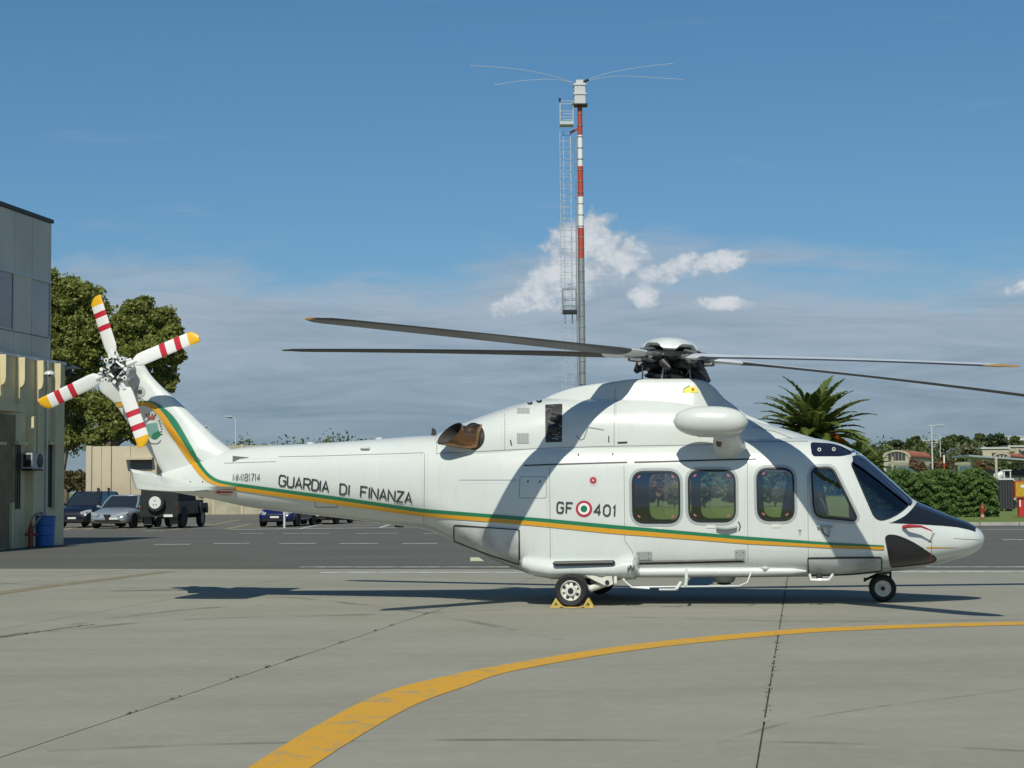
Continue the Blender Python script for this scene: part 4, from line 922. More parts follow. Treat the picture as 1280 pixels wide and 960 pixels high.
gline('old_yellow_line', [(-60, 750), (60, 733), (210, 714.5)], .35, K_yel2)
for a, b in ((267, 312), (349, 395), (424, 472), (503, 547), (583, 628), (193, 238), (1253, 1296)): gline('white_dash', [(a, 680.2 if a < 260 else 679 if a < 900 else 674.5), (b, 680 if b < 260 else 678.8 if b < 900 else 674.4)], .42, K_wht, -.006)
for a, b in ((300, 330), (355, 412), (445, 498), (530, 585)): gline('white_dash', [(a, 666.6), (b, 666.3)], .35, K_wht, -.006)
gline('white_bay_line', [(288, 661.8), (360, 660.8), (495, 659.3)], .55, K_wht, -.006)
gline('white_edge_line', [(1195, 661.7), (1280, 661.3), (1400, 661)], .45, K_wht, -.006)
for a, b in (((375, 660.5), (418, 652)), ((474, 659.5), (489, 655)), ((405, 657), (470, 656.4))): gline('white_bay_line', [a, b], .16, K_wht, -.006)
for a, b in (((250, 658.5), (300, 649.6)), ((282, 661.5), (312, 655)), ((150, 661.5), (195, 653)), ((214, 662.5), (262, 653.5)), ((78, 662.5), (110, 655.5)), ((108, 662), (140, 655.5))): gline('yellow_bay_line', [a, b], .45, K_yel2, -.006)
for a, b in (((177, 663.5), (206, 663.2)),): gline('white_bay_line', [a, b], .35, K_wht, -.006)
stain = bpy.data.materials.new('tyre_stain'); stain.use_nodes = True; t_ = stain.node_tree; b_ = t_.nodes['Principled BSDF']; b_.inputs['Base Color'].default_value = (.07, .068, .055, 1); b_.inputs['Roughness'].default_value = .9
tc_s = t_.nodes.new('ShaderNodeTexCoord'); n_s = t_.nodes.new('ShaderNodeTexNoise'); n_s.inputs['Scale'].default_value = 1.4; n_s.inputs['Detail'].default_value = 8; t_.links.new(tc_s.outputs['Object'], n_s.inputs['Vector'])
t_.links.new(mth(t_, 'MULTIPLY', sstep(t_, n_s.outputs[0], .38, .75), .34), b_.inputs['Alpha'])
for P_, w_ in (([(60, 939), (250, 931), (450, 927), (640, 925), (960, 927.5), (1130, 932), (1300, 940)], .09), ([(60, 790), (180, 778), (300, 772), (470, 768), (640, 762)], .22), ([(-20, 800), (150, 772), (260, 760), (330, 757)], .18),
               ([(760, 771), (900, 774), (1010, 777), (1280, 775)], .2), ([(0, 729), (300, 742), (520, 765), (700, 800)], .15), ([(820, 960), (1000, 900), (1290, 860)], .05)):
    gline('tyre_mark', [tuple(p) for p in pts_smooth(P_, k=6)], w_, stain, .003)
# weeds in the joint and small debris
wd = MB(); rw_ = random.Random(5)
def weed(p, s):
    for _ in range(7):
        a = rw_.random()*2*PI; r = s*rw_.random(); q = Vector((p.x+r*math.cos(a)*.6, p.y+r*math.sin(a), .001)); h = .006+.016*rw_.random(); d = Vector((rw_.uniform(-1, 1), rw_.uniform(-1, 1), 0))*.03
        wd.add([q+Vector((-.004, 0, 0)), q+Vector((.004, 0, 0)), q+d+Vector((0, 0, h))], [(0, 1, 2)])
for t in list(np.linspace(.5, 20, 60)):
    if rw_.random() < (.75 if 2 < t < 8 else .35): weed(J2+GD*(t+rw_.random()*.2), .03+.03*rw_.random())
for t in (2.1, 3.0, 4.4, 5.3, 6.0, 6.2, 7.9, 9.4, 10.2, 12.0):
    for _ in range(3): weed(J1+GD*(t+rw_.uniform(-.1, .1)), .02)
tag(wd.build('joint_weeds', pm('dry_weed', (.10, .085, .035), .9), None, smooth=False), kind='stuff')
sp_ = MB()      # spalled joint edges
for t in list(np.linspace(1.5, 12, 46)):
    if rw_.random() < .6:
        p = J2+GD*(t+.2*rw_.random())+GX*rw_.uniform(-.03, .05); k = rw_.randint(6, 9); r = rw_.uniform(.015, .05)
        sp_.add([(p.x+r*rw_.uniform(.5, 1.2)*math.cos(2*PI*i/k), p.y+r*2.2*rw_.uniform(.5, 1.2)*math.sin(2*PI*i/k), .002) for i in range(k)], [tuple(range(k))])
tag(sp_.build('spalled_edges', pm('spall_pale', (.36, .335, .26), .95, var=.4, vs=20), None, smooth=False), kind='stuff')
cr_ = MB()
def crack(pts, w=.01):
    q = [gp(*p) for p in pts]; out = []
    for a, b in zip(q, q[1:]):
        for j in range(12): out.append(a+(b-a)*(j/12)+Vector((rw_.uniform(-1, 1), rw_.uniform(-1, 1), 0))*.03)
    for a, b in zip(out, out[1:]):
        n = (b-a).normalized(); n = Vector((-n.y, n.x, 0))*w; cr_.add([(p.x, p.y, .003) for p in (a-n, b-n, b+n, a+n)], [(0, 1, 2, 3)])
crack([(0, 797), (60, 788), (120, 780)], .02)
tag(cr_.build('concrete_cracks', G_joint, None, smooth=False), kind='stuff')
# ================================================================== LEFT BUILDING
BC = gp(79.5, 680.2); BA_ = math.atan2(GD.y, GD.x); BMx = Matrix.Translation(BC) @ Matrix.Rotation(BA_, 4, 'Z'); BI = BMx.inverted(); BCam = BI @ CP
def bl(px, py, y=0.0):
    d = BI.to_3x3() @ rayd(px, py); return BCam+d*((y-BCam.y)/d.y)
M_cream = pm('cream_render', (.70, .61, .37), .85, var=.14, vs=1.2, bump=.15, bs=25); M_grey = pm('grey_metal_cladding', (.70, .655, .54), .6, .0, var=.16, vs=.7)
M_groove = pm('cladding_joint', (.07, .08, .08), .7); M_dglass = pm('dark_window_glass', (.025, .05, .07), .06, spec=.9, coat=.5); M_bglass = pm('blue_window_glass', (.20, .26, .27), .1, spec=.8)
M_alu = pm('aluminium_frame', (.6, .61, .6), .45, .1); M_dkframe = pm('dark_brown_frame', (.10, .085, .05), .8)  # the dark brown is the colour of the slit window frames
BLD = empty('office_building', BC, BA_, 'cream building with grey clad upper storey and vertical fins at the left edge', 'building')
zl = bl(78, 454.5).z; xu = bl(64, 300, .1).x; zt = bl(64, 277.5, .1).z; z1 = bl(63.5, 353, .1).z; z2 = bl(62.5, 423, .1).z; z3 = zl-.02
g = MB(); g.box(-40, 0, 0.003, 16, -.04, zl); g.build('lower_wall', M_cream, BLD, smooth=False)
g = MB(); g.box(-40, xu-.01, .14, 15.5, zl-.05, zt-.04); g.build('upper_wall', M_groove, BLD, smooth=False)
g = MB(); g.box(-40, xu+.06, .04, 15.6, zt-.04, zt+.07); g.build('roof_edge', M_groove, BLD, smooth=False)
xs = [bl(p, 350, .1).x for p in (64, 40, 18)]; st = xs[1]-xs[2]; xs += [xs[2]-st*(i+1) for i in range(14)]
for i in range(len(xs)-1):
    x1, x0 = xs[i], xs[i+1]
    for (a, b, r) in ((z1, zt-.045, 0), (z2, z1, 1), (z3, z2, 2)):
        wnd = r == 1 and (i == 0 or i >= 2 and i % 3 != 1)
        g = MB(); g.box(x0+.012, x1-.012, .10 if not wnd else .125, .15, a+.012, b-.012)
        if not wnd: g.build('cladding_panel', M_grey, BLD, smooth=False)
        else:
            w = g.build('upper_window', M_bglass if i == 0 else M_dglass, BLD, smooth=False)
            f = MB()
            for q in ((x0+.012, x0+.05, a+.012, b-.012), (x1-.05, x1-.012, a+.012, b-.012), (x0+.05, x1-.05, a+.012, a+.05), (x0+.05, x1-.05, b-.05, b-.012)): f.box(q[0], q[1], .095, .124, q[2], q[3])
            f.build('window_frame', M_grey if i == 0 else M_alu, w, smooth=False)
g = MB(); g.box(-40, xu+.02, .07, .098, z1-.03, z1+.03); g.build('cladding_rail', M_alu, BLD, smooth=False)
g = MB(); g.box(-40, .02, -.05, .0, zl-.04, zl+.05); g.build('parapet_trim', M_alu, BLD, smooth=False)
fx = [bl(p, 470, -.27).x for p in (78.5, 57, 34, 10.5)]; stp = (fx[0]-fx[3])/3
fx += [fx[3]-stp*(i+1) for i in range(10)]
zs = bl(78, 489, -.27).z
for i, x in enumerate(fx):
    low = (bl(78, 636, -.1).z if i == 0 else bl(57, 577, -.1).z if i == 1 else bl(34, 505, -.2).z if i == 2 else bl(8, 495, -.2).z)
    pr = [(0, zl-.045), (-.27, zl-.045), (-.27, zs+.22), (-.25, zs+.08), (-.19, zs), (-.12, zs-.03), (-.12, low), (0, low)]
    g = MB(); g.loft([[(x-.16, y, z) for y, z in pr], [(x, y, z) for y, z in pr]]); g.build('facade_fin', M_cream, BLD, smooth=False)
zc = bl(34, 506, -.9).z; xc = bl(34.5, 508, -.9).x
g = MB(); g.box(-30, xc, -.9, -.003, zc-.22, zc); g.build('entrance_canopy', M_cream, BLD, smooth=False)
g = MB(); A = bl(-25, 515); B = bl(17, 684); g.box(A.x, B.x, -.03, .0, 0.02, zc-.23); g.build('entrance_shade_panel', pm('recess_shade_brown', (.26, .19, .10), .7, var=.3, vs=2), BLD, smooth=False)  # brown panel: shade of the recess under the canopy, put in as colour
g = MB(); a = bl(34, 600).x; g.box(a-.06, a+.10, -.22, 0, 0, zc-.225); g.build('wall_return', M_cream, BLD, smooth=False)
g = MB(); a = bl(11, 600).x; g.box(a, bl(13.5, 600).x, -.12, 0, 0, bl(12, 650).z+.5); g.build('door_jamb', M_cream, BLD, smooth=False)
for (p0, p1, y0, y1) in ((59.5, 67.5, 556, 634), (19, 24, 556, 636), (-10, -3, 556, 636)):
    A = bl(p0, y0); B = bl(p1, y1); g = MB(); g.box(A.x, B.x, -.012, .01, B.z, A.z); w = g.build('tall_window', pm('slit_window_dark', (.03, .033, .03), .25), BLD, smooth=False)
    g = MB(); g.box(A.x-.12, B.x+.22, -.16, -.014, A.z+.004, A.z+.09); g.build('window_hood', M_cream, w, smooth=False)
    g = MB()
    for t in (0, .5, 1): g.box(A.x+(B.x-A.x)*t-.015, A.x+(B.x-A.x)*t+.015, -.03, -.013, B.z, A.z)
    g.build('window_frame', M_dkframe, w, smooth=False)
A = bl(38, 566, -.3); B = bl(52, 586, -.3); g = MB(); g.box(A.x, A.x+.82, -.36, -.03, B.z, A.z); ac = g.build('air_conditioner', pm('ac_casing', (.45, .46, .42), .5), BLD)
g = MB(); g.lathe([(.21, 0), (.21, -.012), (.17, -.02), (.01, -.02)], (A.x+.52, -.362, (A.z+B.z)/2), 'Y', 20); g.build('fan_grille', M_dkmetal, ac)
g = MB(); g.box(A.x+.03, A.x+.79, -.34, -.02, B.z-.06, B.z-.01); g.box(A.x-.012, A.x-.001, -.32, -.08, B.z+.05, A.z-.05); g.build('ac_bracket', M_dkmetal, ac)
g = MB(); x = bl(58.3, 600, -.05).x; g.tube([(x, -.05, .0), (x, -.05, zl)], .035, 8); g.build('drain_pipe', M_alu, BLD)
c = bl(62, 467, -.45); g = MB(); g.lathe([(.005, .09), (.08, .08), (.15, .03), (.17, -.03), (.15, -.035)], c, 'Z', 18); g.tube([(c.x, c.y, c.z-.01), (c.x, c.y, c.z-.09)], .04, 8, mi=1); g.tube([(c.x, c.y, c.z), (c.x, 0, c.z)], .02, 6, mi=1); g.build('wall_lamp', [M_white, M_dkmetal], BLD)
# street lamp head reaching past the corner
LP = empty('corner_lamp', Vector((at(76, 600, 56).x, 56, 0)), 0, 'grey lamp head on a slim post rising past the far corner of the cream building', 'street lamp')
zz = at(82, 463, 56.0).z; g = MB(); g.tube([(0, 0, 0), (0, 0, zz)], .05, 8); g.build('post', M_alu, LP)
g = MB(); g.tube([(-.02, 0, zz+.02), (.2, 0, zz+.08), (.40, 0, zz+.10), (.60, 0, zz+.05)], [.05, .10, .12, .03], 10, flat=.5); g.build('lamp_head', pm('lamp_grey', (.5, .5, .45), .5), LP)
# drum, hydrant, hose
dp = gp(55, 682.9); D = empty('blue_drum', dp, 0, 'blue plastic drum standing against the cream building beside the red hydrant', 'drum')
g = MB(); g.lathe([(.27, 0), (.29, .02), (.30, .3), (.285, .31), (.30, .33), (.305, .6), (.29, .61), (.305, .63), (.31, .86), (.32, .87), (.32, .90), (.29, .91), (.28, .89), (.01, .885)], (0, 0, 0), 'Z', 32); g.build('drum_body', pm('blue_plastic', (.03, .15, .46), .4, var=.2, vs=5), D)
g = MB(); g.lathe([(.315, .855), (.325, .87), (.325, .895), (.315, .905)], (0, 0, 0), 'Z', 32); g.build('drum_rim', pm('blue_rim', (.03, .12, .4), .35), D)
D.rotation_euler = (math.radians(0), math.radians(1.5), .3)
M_hyd = pm('hydrant_red', (.36, .06, .035), .55, var=.35, vs=8)
def hydrant(p, h, label, pink=False):
    H_ = empty('fire_hydrant', p, .4, label, 'hydrant', 'red fire hydrants'); s = h/.8
    g = MB(); g.lathe([(.13*s, 0), (.13*s, .04*s), (.09*s, .06*s), (.085*s, .48*s), (.11*s, .5*s), (.11*s, .56*s), (.09*s, .6*s), (.075*s, .68*s), (.04*s, .74*s), (.03*s, .8*s), (.004, .8*s)], (0, 0, 0), 'Z', 20); g.build('barrel', M_hyd, H_)
    for a in (0, PI, -PI/2):
        g = MB(); d = Vector((math.cos(a), math.sin(a), 0)); g.tube([d*.07*s+Vector((0, 0, .42*s)), d*.15*s+Vector((0, 0, .42*s))], .045*s, 10); g.tube([d*.15*s+Vector((0, 0, .42*s)), d*.18*s+Vector((0, 0, .42*s))], .06*s, 10); g.build('outlet_cap', M_hyd, H_)
    if pink: g = MB(); g.lathe([(.10*s, .06*s), (.092*s, .2*s)], (0, 0, 0), 'Z', 16); g.build('pale_base', pm('pale_base', (.5, .38, .3), .7), H_)
    return H_
hydrant(gp(38.5, 684.3), .72, 'red hydrant with hose fitting standing between the blue drum and the building entrance')
h_ = gp(38.5, 684.3); g = MB(); g.tube(pts_smooth([h_+Vector((.02, -.1, .75)), h_+Vector((.1, .1, .95)), h_+Vector((.28, .2, .98)), h_+Vector((.16, -.1, .70)), h_+Vector((.10, -.1, .45))], k=5), .028, 8)
tag(g.build('coiled_hose', pm('old_hose', (.34, .27, .15), .8, var=.4, vs=6)), 'tan hose draped behind the drum above the red hydrant', 'hose')
hydrant(gp(1228.3, 647.8), .72, 'red hydrant on the grass in front of the clipped green hedge', True)
# ================================================================== CARS
M_tint = pm('car_glass', (.018, .024, .028), .06, spec=.8, coat=.4); M_lamp = pm('headlamp_glass', (.30, .32, .33), .15, coat=.4); M_plate = pm('number_plate', (.7, .7, .66), .5)
M_wellb = pm('wheel_arch_black', (.012, .012, .012), .8); M_alloy = pm('alloy_wheel', (.35, .35, .36), .35, .6)
def car_wheel(parent, x, y, r, w, sgn):
    mb = MB(); wheel(mb, (x, y, r), r, w, .62, 24); o = mb.build('wheel', M_tyre, parent); f = sgn*w/2
    m2 = MB(); m2.lathe([(r*.63, -f*.5), (r*.64, f*.8), (r*.56, f*.6), (r*.2, f*.7), (.002, f*.75)], (x, y, r), 'Y', 20); m2.build('rim', M_alloy, o)
    m3 = MB()
    for k in range(5): a = 2*PI*k/5; m3.box(-.02, .02, min(f*.72, f*.8), max(f*.72, f*.8), r*.12, r*.58, M=Matrix.Translation((x, y, r)) @ Matrix.Rotation(a, 4, 'Y'))
    m3.build('spoke', M_alloy, o); return o
def make_car(loc, rz, paint, label, Ln=4.25, Wd=1.74, Ht=1.42, tall=False, face='plain', group='cars parked beyond the taxiway'):
    C_ = empty('parked_car', loc, rz, label, 'car', group); hL = Ln/2; hw = Wd/2; k = Ht/1.42
    st = [(-hL, .45, .60, .58), (-hL+.05, .30, .78, .82), (-hL+.3, .24, .96, .95), (-1.2, .2, .97, 1), (0, .2, .93, 1), (hL-1.15, .2, .90, 1), (hL-.8, .2, .85, .99), (hL-.35, .2, .76, .95), (hL-.12, .22, .66, .88), (hL-.02, .26, .56, .80), (hL+.02, .34, .46, .70)]
    xs_ = [s[0] for s in st]; rings = []
    for x in np.linspace(-hL, hL+.02, 36):
        zb, z_t, w = [float(pchip(xs_, [s[i] for s in st], x)) for i in (1, 2, 3)]; z_t *= k; zc_ = zb+(z_t-zb)*.45
        rings.append(sect(x, z_t, zb, zc_, hw*w, 4.0, 5, 36))
    g = MB(); g.loft(rings); g.build('body', paint, C_, angle=50)
    b0, b1, t0, t1 = hL-1.1, -hL+(.18 if tall else .30), hL-1.75, -hL+(.55 if tall else .95); zb = .86*k; z_ = Ht-.03
    def ringr(x0, x1, w, z, bow=.06): return [(x1, -w, z), (x0-.12, -w, z), (x0+bow, -w*.6, z), (x0+bow*1.3, 0, z), (x0+bow, w*.6, z), (x0-.12, w, z), (x1, w, z), (x1-.05, 0, z)]
    r0 = ringr(b0, b1, hw*.90, zb); r1 = ringr(t0, t1, hw*.70, z_)
    mid = [tuple(a[i]*.5+b[i]*.5+(0 if i != 1 else math.copysign(.03, a[1]) if a[1] else 0) for i in range(3)) for a, b in zip(r0, r1)]
    g = MB(); g.loft([r0, mid, r1]); gh = g.build('glasshouse', M_tint, C_, angle=30)
    g = MB(); g.loft([[(x, y, z-.01) for x, y, z in r1], [(x*.98, y*.96, z+.035) for x, y, z in r1], [(x*.9, y*.75, z+.05) for x, y, z in r1]]); g.build('roof', paint, C_)
    g = MB()
    for i in (0, 6, 1, 5): g.tube([Vector(r0[i]), Vector(mid[i])*1.003, Vector(r1[i])], .045, 6)
    for s_ in (-1, 1):
        xm = (b0+b1)/2-.1; g.tube([(xm, s_*hw*.905, zb), (xm, s_*(hw*.80+.03), (zb+z_)/2), (xm, s_*hw*.71, z_)], .03, 6)
    tag(g.build('window_pillar', paint, C_), kind='stuff')
    for s_ in (-1, 1):
        for wx in (hL-.82, -hL+.75):
            a_ = MB(); a_.lathe([(.36, -.01), (.36, s_*.012), (.30, s_*.014), (.01, s_*.014)], (wx, s_*hw*.985, .31), 'Y', 22); a_.build('wheel_arch', M_wellb, C_)
            car_wheel(C_, wx, s_*(hw-.10), .31, .2, s_)
        g = MB(); g.loft([[Vector((hL-.03-dx, s_*hw*yy, z*k)) for dx, yy, z in ((0.03, .42, .60), (.0, .5, .50), (.10, .78, .53), (.26, .92, .62), (.30, .90, .70), (.14, .7, .68))], [Vector((hL+.045-dx, s_*hw*yy*1.01, z*k+.012)) for dx, yy, z in ((.03, .42, .60), (.0, .5, .50), (.10, .78, .53), (.26, .92, .62), (.30, .90, .70), (.14, .7, .68))]])
        g.build('headlight', M_lamp, C_)
        g = MB(); g.tube([(b0-.25, s_*hw*.93, zb+.02), (b0-.22, s_*(hw+.04), zb+.06), (b0-.22, s_*(hw+.14), zb+.08)], [.03, .07, .06], 8); g.build('wing_mirror', paint, C_)
        g = MB(); g.box(-.15, .0, s_*hw*.995-.01, s_*hw*.995+.012, .76*k, .79*k); g.build('door_handle', paint, C_)
        g = MB(); g.box(-hL-.03, -hL+.05, s_*hw*.55-.14, s_*hw*.55+.14, .62*k, .74*k); g.build('tail_lamp', M_red, C_)
    g = MB(); g.box(hL-.04, hL+.03, -hw*.62, hw*.62, .27, .37); g.build('lower_grille', M_wellb, C_)
    g = MB(); px_ = hL+.03
    if face == 'shield': g.prism([(-.17, .60*k), (.17, .60*k), (.03, .30), (-.03, .30)], px_-.03, px_+.02, 'X'); g.build('shield_grille', M_wellb, C_); oy = .0
    else: g.box(px_-.05, px_+.0, -.4, .4, .47*k, .52*k); g.build('upper_grille', M_wellb, C_)
    g = MB(); yo = .32 if face == 'shield' else 0; g.box(px_-.01, px_+.025, yo-.2, yo+.2, .39, .47); g.build('number_plate', M_plate, C_)
    return C_
cp_silver = pm('silver_car_paint', (.30, .34, .37), .28, .4, coat=.6); cp_navy = pm('navy_car_paint', (.005, .007, .018), .3, coat=.25); cp_blue = pm('blue_car_paint', (.006, .010, .07), .25, coat=.4)
cp_black = pm('black_car_paint', (.012, .013, .016), .25, coat=.7); cp_red = pm('red_car_paint', (.16, .012, .015), .3, coat=.6)
back = GA+PI
def put(px, py, dv=0.0): return gp(px, py)+GD*dv
make_car(put(137.5, 660.5, 2.0), back-.04, cp_silver, 'silver hatchback with a dark shield grille parked between the dark car and the off-roader', 4.25, 1.88, 1.45, face='shield')
make_car(put(90, 659.5, 2.1), back, cp_navy, 'dark navy car parked beside the cream building corner left of the silver hatchback', 4.2, 1.8, 1.62, tall=True)
make_car(put(343, 658.5, 2.1), back, cp_blue, 'bright blue car facing the camera under the tail boom beside the white post', 4.1, 1.72, 1.44, tall=True)
make_car(put(386, 656.0, 3.2), back, cp_black, 'black car partly hidden under the tail boom just right of the blue car', 4.2, 1.74, 1.42)
make_car(put(414, 650.2, 3.0), back, cp_red, 'dark red car far under the tail boom behind the black car', 4.2, 1.72, 1.4)
make_car(put(448, 648.2, 3.0), back, pm('grey_car_paint', (.05, .05, .055), .3, coat=.6), 'dark grey car barely showing under the tail boom right of the red car', 4.2, 1.72, 1.4)
# off-roader seen from behind
M_mil = pm('dark_green_vehicle_paint', (.022, .028, .022), .5, var=.3, vs=3); M_can = pm('black_canvas', (.018, .018, .02), .8, bump=.4, bs=15)
OR = empty('parked_offroader', put(199, 660.5, 1.9), GA+.05, 'dark green open-backed off-roader with white covered spare wheel seen from behind', 'off-road car', 'cars parked beyond the taxiway')
g = MB(); g.box(-2.2, .75, -.86, .86, .62, 1.18); g.build('body', M_mil, OR)
g = MB(); g.box(.76, 2.15, -.68, .68, .62, 1.22); g.build('bonnet', M_mil, OR)
for s_ in (-1, 1):
    g = MB(); g.prism([(.95, .62), (.98, .95), (1.1, 1.08), (2.1, 1.08), (2.2, .9), (2.2, .62), (1.95, .62), (1.85, .85), (1.25, .85), (1.15, .62)], s_*.69, s_*.90); g.build('front_wing', M_mil, OR)
    for x in (-1.35, 1.55): car_wheel(OR, x, s_*.74, .40, .24, s_)
    a_ = MB(); a_.lathe([(.47, 0), (.47, s_*.012), (.01, s_*.014)], (-1.35, s_*.862, .50), 'Y', 20); a_.build('wheel_arch', M_wellb, OR)
    g = MB(); g.box(-1.98, -1.94, s_*.58-.17, s_*.58+.17, .16, .55); g.build('mud_flap', pm('mud_flap_grey', (.10, .10, .09), .8), OR)
    g = MB(); g.box(-2.235, -2.2, s_*.76-.04, s_*.76+.03, .84, .93); g.build('tail_lamp', pm('dim_lamp', (.10, .012, .01), .4), OR)
    g = MB(); g.tube([(.78, s_*.86, 1.3), (.8, s_*1.02, 1.35)], .02, 6); g.box(.79, .82, s_*1.04-.07, s_*1.04+.07, 1.27, 1.5); g.build('wing_mirror', M_wellb, OR)
g = MB(); g.loft([[(x, y, z) for y, z in ((-.84, 1.185), (-.82, 1.75), (-.7, 1.93), (.7, 1.93), (.82, 1.75), (.84, 1.185))] for x in (-2.18, -.4, .1)]); g.build('canvas_top', M_can, OR, angle=25)
g = MB(); g.prism([(.11, 1.2), (.12, 1.9), (.35, 1.9), (.7, 1.2)], -.78, .78); g.build('cab', M_tint, OR, smooth=False)
g = MB(); g.lathe([(.05, .0), (.37, .0), (.41, .05), (.41, .17), (.37, .22), (.30, .225)], (-2.43, .12, 1.12), 'X', 30, mi=0); sw = g.build('spare_wheel', M_tyre, OR)
g = MB(); g.lathe([(.255, -.02), (.27, .0), (.27, .04)], (-2.43, .12, 1.12), 'X', 30); g.build('wheel_cover', M_plate, sw)
g = MB()
for dy, dz in ((-.06, -.09), (.06, -.09), (0, .09)): g.tube([(-2.452, .12+dy, 1.12+dz), (-2.458, .12+dy, 1.12+dz)], .028, 8)
g.build('cover_marking', M_dkmetal, sw)
g = MB(); g.box(-2.26, -2.2, -.85, .85, .5, .62); g.build('bumper', M_wellb, OR)
g = MB(); g.box(-2.275, -2.262, -.62, -.22, .50, .61); g.build('number_plate', M_plate, OR)
g = MB(); g.tube([(-2.26, .1, .5), (-2.38, .1, .48)], .05, 8); g.build('tow_hitch', M_metal, OR)
g = MB(); g.box(-2.0, 2.1, -.45, .45, .42, .61); g.build('chassis', M_wellb, OR)
# white post, trolley extinguisher
p = gp(355.5, 660); g = MB(); g.tube([p, p+Vector((0, 0, .72))], .045, 10); g.lathe([(.045, .72), (.03, .75), (.002, .76)], p, 'Z', 10); tag(g.build('white_post', M_white), 'short white post standing at the corner of the blue parked car', 'post')
TR_ = empty('extinguisher_trolley', gp(276, 641.5), .2, 'red wheeled fire extinguisher standing by the cream wall under the tail', 'fire extinguisher')
g = MB(); g.lathe([(.02, .12), (.28, .14), (.32, .25), (.32, .85), (.26, 1.0), (.08, 1.08), (.06, 1.2), (.002, 1.2)], (0, 0, 0), 'Z', 20); g.build('cylinder_tank', pm('extinguisher_red', (.42, .02, .05), .35), TR_)
for s_ in (-1, 1):
    g = MB(); wheel(g, (-.22, s_*.36, .26), .26, .1, .5, 20); w = g.build('wheel', M_tyre, TR_)
g = MB(); g.tube([(-.1, -.2, .3), (-.4, -.2, 1.1), (-.4, .2, 1.1), (-.1, .2, .3)], .02, 6); g.build('handle', M_dkmetal, TR_)
# ================================================================== CREAM SHED AND WALL
M_shed = pm('cream_shed_wall', (.55, .48, .34), .85, var=.2, vs=.35, bump=.1)
DS = 118.0
SH = empty('storage_shed', (0, DS, 0), 0, 'low cream flat-roofed shed behind the parked silver car and off-roader', 'shed')
a = at(107, 558, DS); b = at(196, 558, DS); ztp = a.z
ws_ = [at(q, 600, DS).x for q in (107, 114.5, 126.5, 139, 163, 196)]
for i in range(5):
    g = MB(); y0 = 0 if i not in (1, 3) else .06; g.box(ws_[i]+.02, ws_[i+1]-.02, y0, .3, 0, ztp-(0.0 if i else -.04)); g.build('wall_panel', M_shed, SH, smooth=False)
g = MB(); g.box(ws_[0]+.05, ws_[5]-.05, .31, 9, 0, ztp-.1); g.build('shed_body', M_shed, SH, smooth=False)
g = MB(); A = at(163, 575, DS); B = at(190, 588, DS); g.box(A.x, B.x, -.03, -.005, B.z, A.z); w = g.build('shed_window', pm('shed_window', (.10, .10, .085), .4), SH, smooth=False)
g = MB(); g.box(A.x-.3, B.x+.1, -.6, -.01, A.z+.01, A.z+.16); g.build('window_hood', M_shed, w, smooth=False)
g = MB()
for q in (123, 136): c = at(q, 612, DS); g.box(c.x-.08, c.x+.08, -.05, -.002, c.z-.12, c.z+.12)
tag(g.build('door_fitting', M_dkmetal, SH, smooth=False), kind='stuff')
WL = empty('boundary_wall', (0, 124, 0), 0, 'long cream concrete panel wall running behind the tail boom', 'wall')
x = at(196, 600, 124).x; xe = at(640, 600, 124).x; zt_ = at(300, 556.5, 124).z; i = 0; pan = None
while x < xe:
    if pan is None:
        g = MB(); g.box(0.02, 1.98, 0, .14, -.05, zt_); pan = g.build('wall_panel', pm('wall_panel_cream', (.47, .43, .31), .9, var=.3, vs=.8), WL, smooth=False); o = pan
        g = MB(); g.box(-.09, .09, -.06, .2, -.05, zt_+.05); post = g.build('wall_post', M_shed, WL, smooth=False)
    else:
        o = pan.copy(); COL.objects.link(o); o.parent = WL; q = post.copy(); COL.objects.link(q); q.parent = WL; q.location.x = x
    o.location.x = x; x += 2.0; i += 1
post.location.x = pan.location.x
# ================================================================== MAST
DM = 96.0
mb0 = at(728.3, 484, DM); MA = empty('antenna_mast', (mb0.x, DM, -.05), 0, 'tall red and white banded radio mast with caged ladder rising behind the helicopter', 'radio mast')
def mz(py): return at(726, py, DM).z+.05
sc_ = FPX/DM; M_mr = pm('mast_red', (.42, .065, .035), .5); M_mw = pm('mast_white', (.78, .78, .76), .5); M_galv = pm('galvanised_steel', (.36, .38, .38), .5, .5, var=.2, vs=2); M_pale = pm('pale_steel', (.50, .54, .55), .5, .2)
bands = [(131, 169, M_mr, .135), (169, 208, M_mw, .14), (208, 246, M_mr, .15), (246, 285, M_mw, .155), (285, 323, M_mr, .165), (323, 500, M_galv, .17), (500, 690, M_galv, .18)]
for y0, y1, m, r in bands:
    g = MB(); z0 = mz(y1) if y1 < 680 else 0; g.tube([(0, 0, z0+.004), (0, 0, mz(y0)-.004)], r, 16); g.build('mast_section', m, MA)
g = MB(); z = .5
while z < mz(133): rr0 = .135+.05*(1-z/mz(131)); g.lathe([(rr0, 0), (rr0+.03, .01), (rr0+.03, .04), (rr0, .05)], (0, 0, z), 'Z', 12); z += .62
tag(g.build('mast_collar', M_galv, MA), kind='stuff')
g = MB(); g.tube([(-.27, -.05, 0), (-.27, -.05, mz(172))], .028, 6); g.tube([(-.2, -.1, 0), (-.19, -.1, mz(172))], .02, 6); g.build('cable_run', M_galv, MA)
g = MB(); g.box(-.30, .30, -.3, .3, mz(131), mz(105)); g.box(-.36, .36, -.34, .34, mz(119.5), mz(117.5)); g.box(-.36, .36, -.34, .34, mz(108), mz(106.3)); g.box(-.2, .2, -.2, .2, mz(105), mz(100.5)); g.build('equipment_box', pm('box_pale', (.55, .56, .54), .5), MA)
g = MB(); g.box(-.42, .42, -.4, .4, mz(132.5), mz(131)); g.build('head_plate', M_dkmetal, MA)
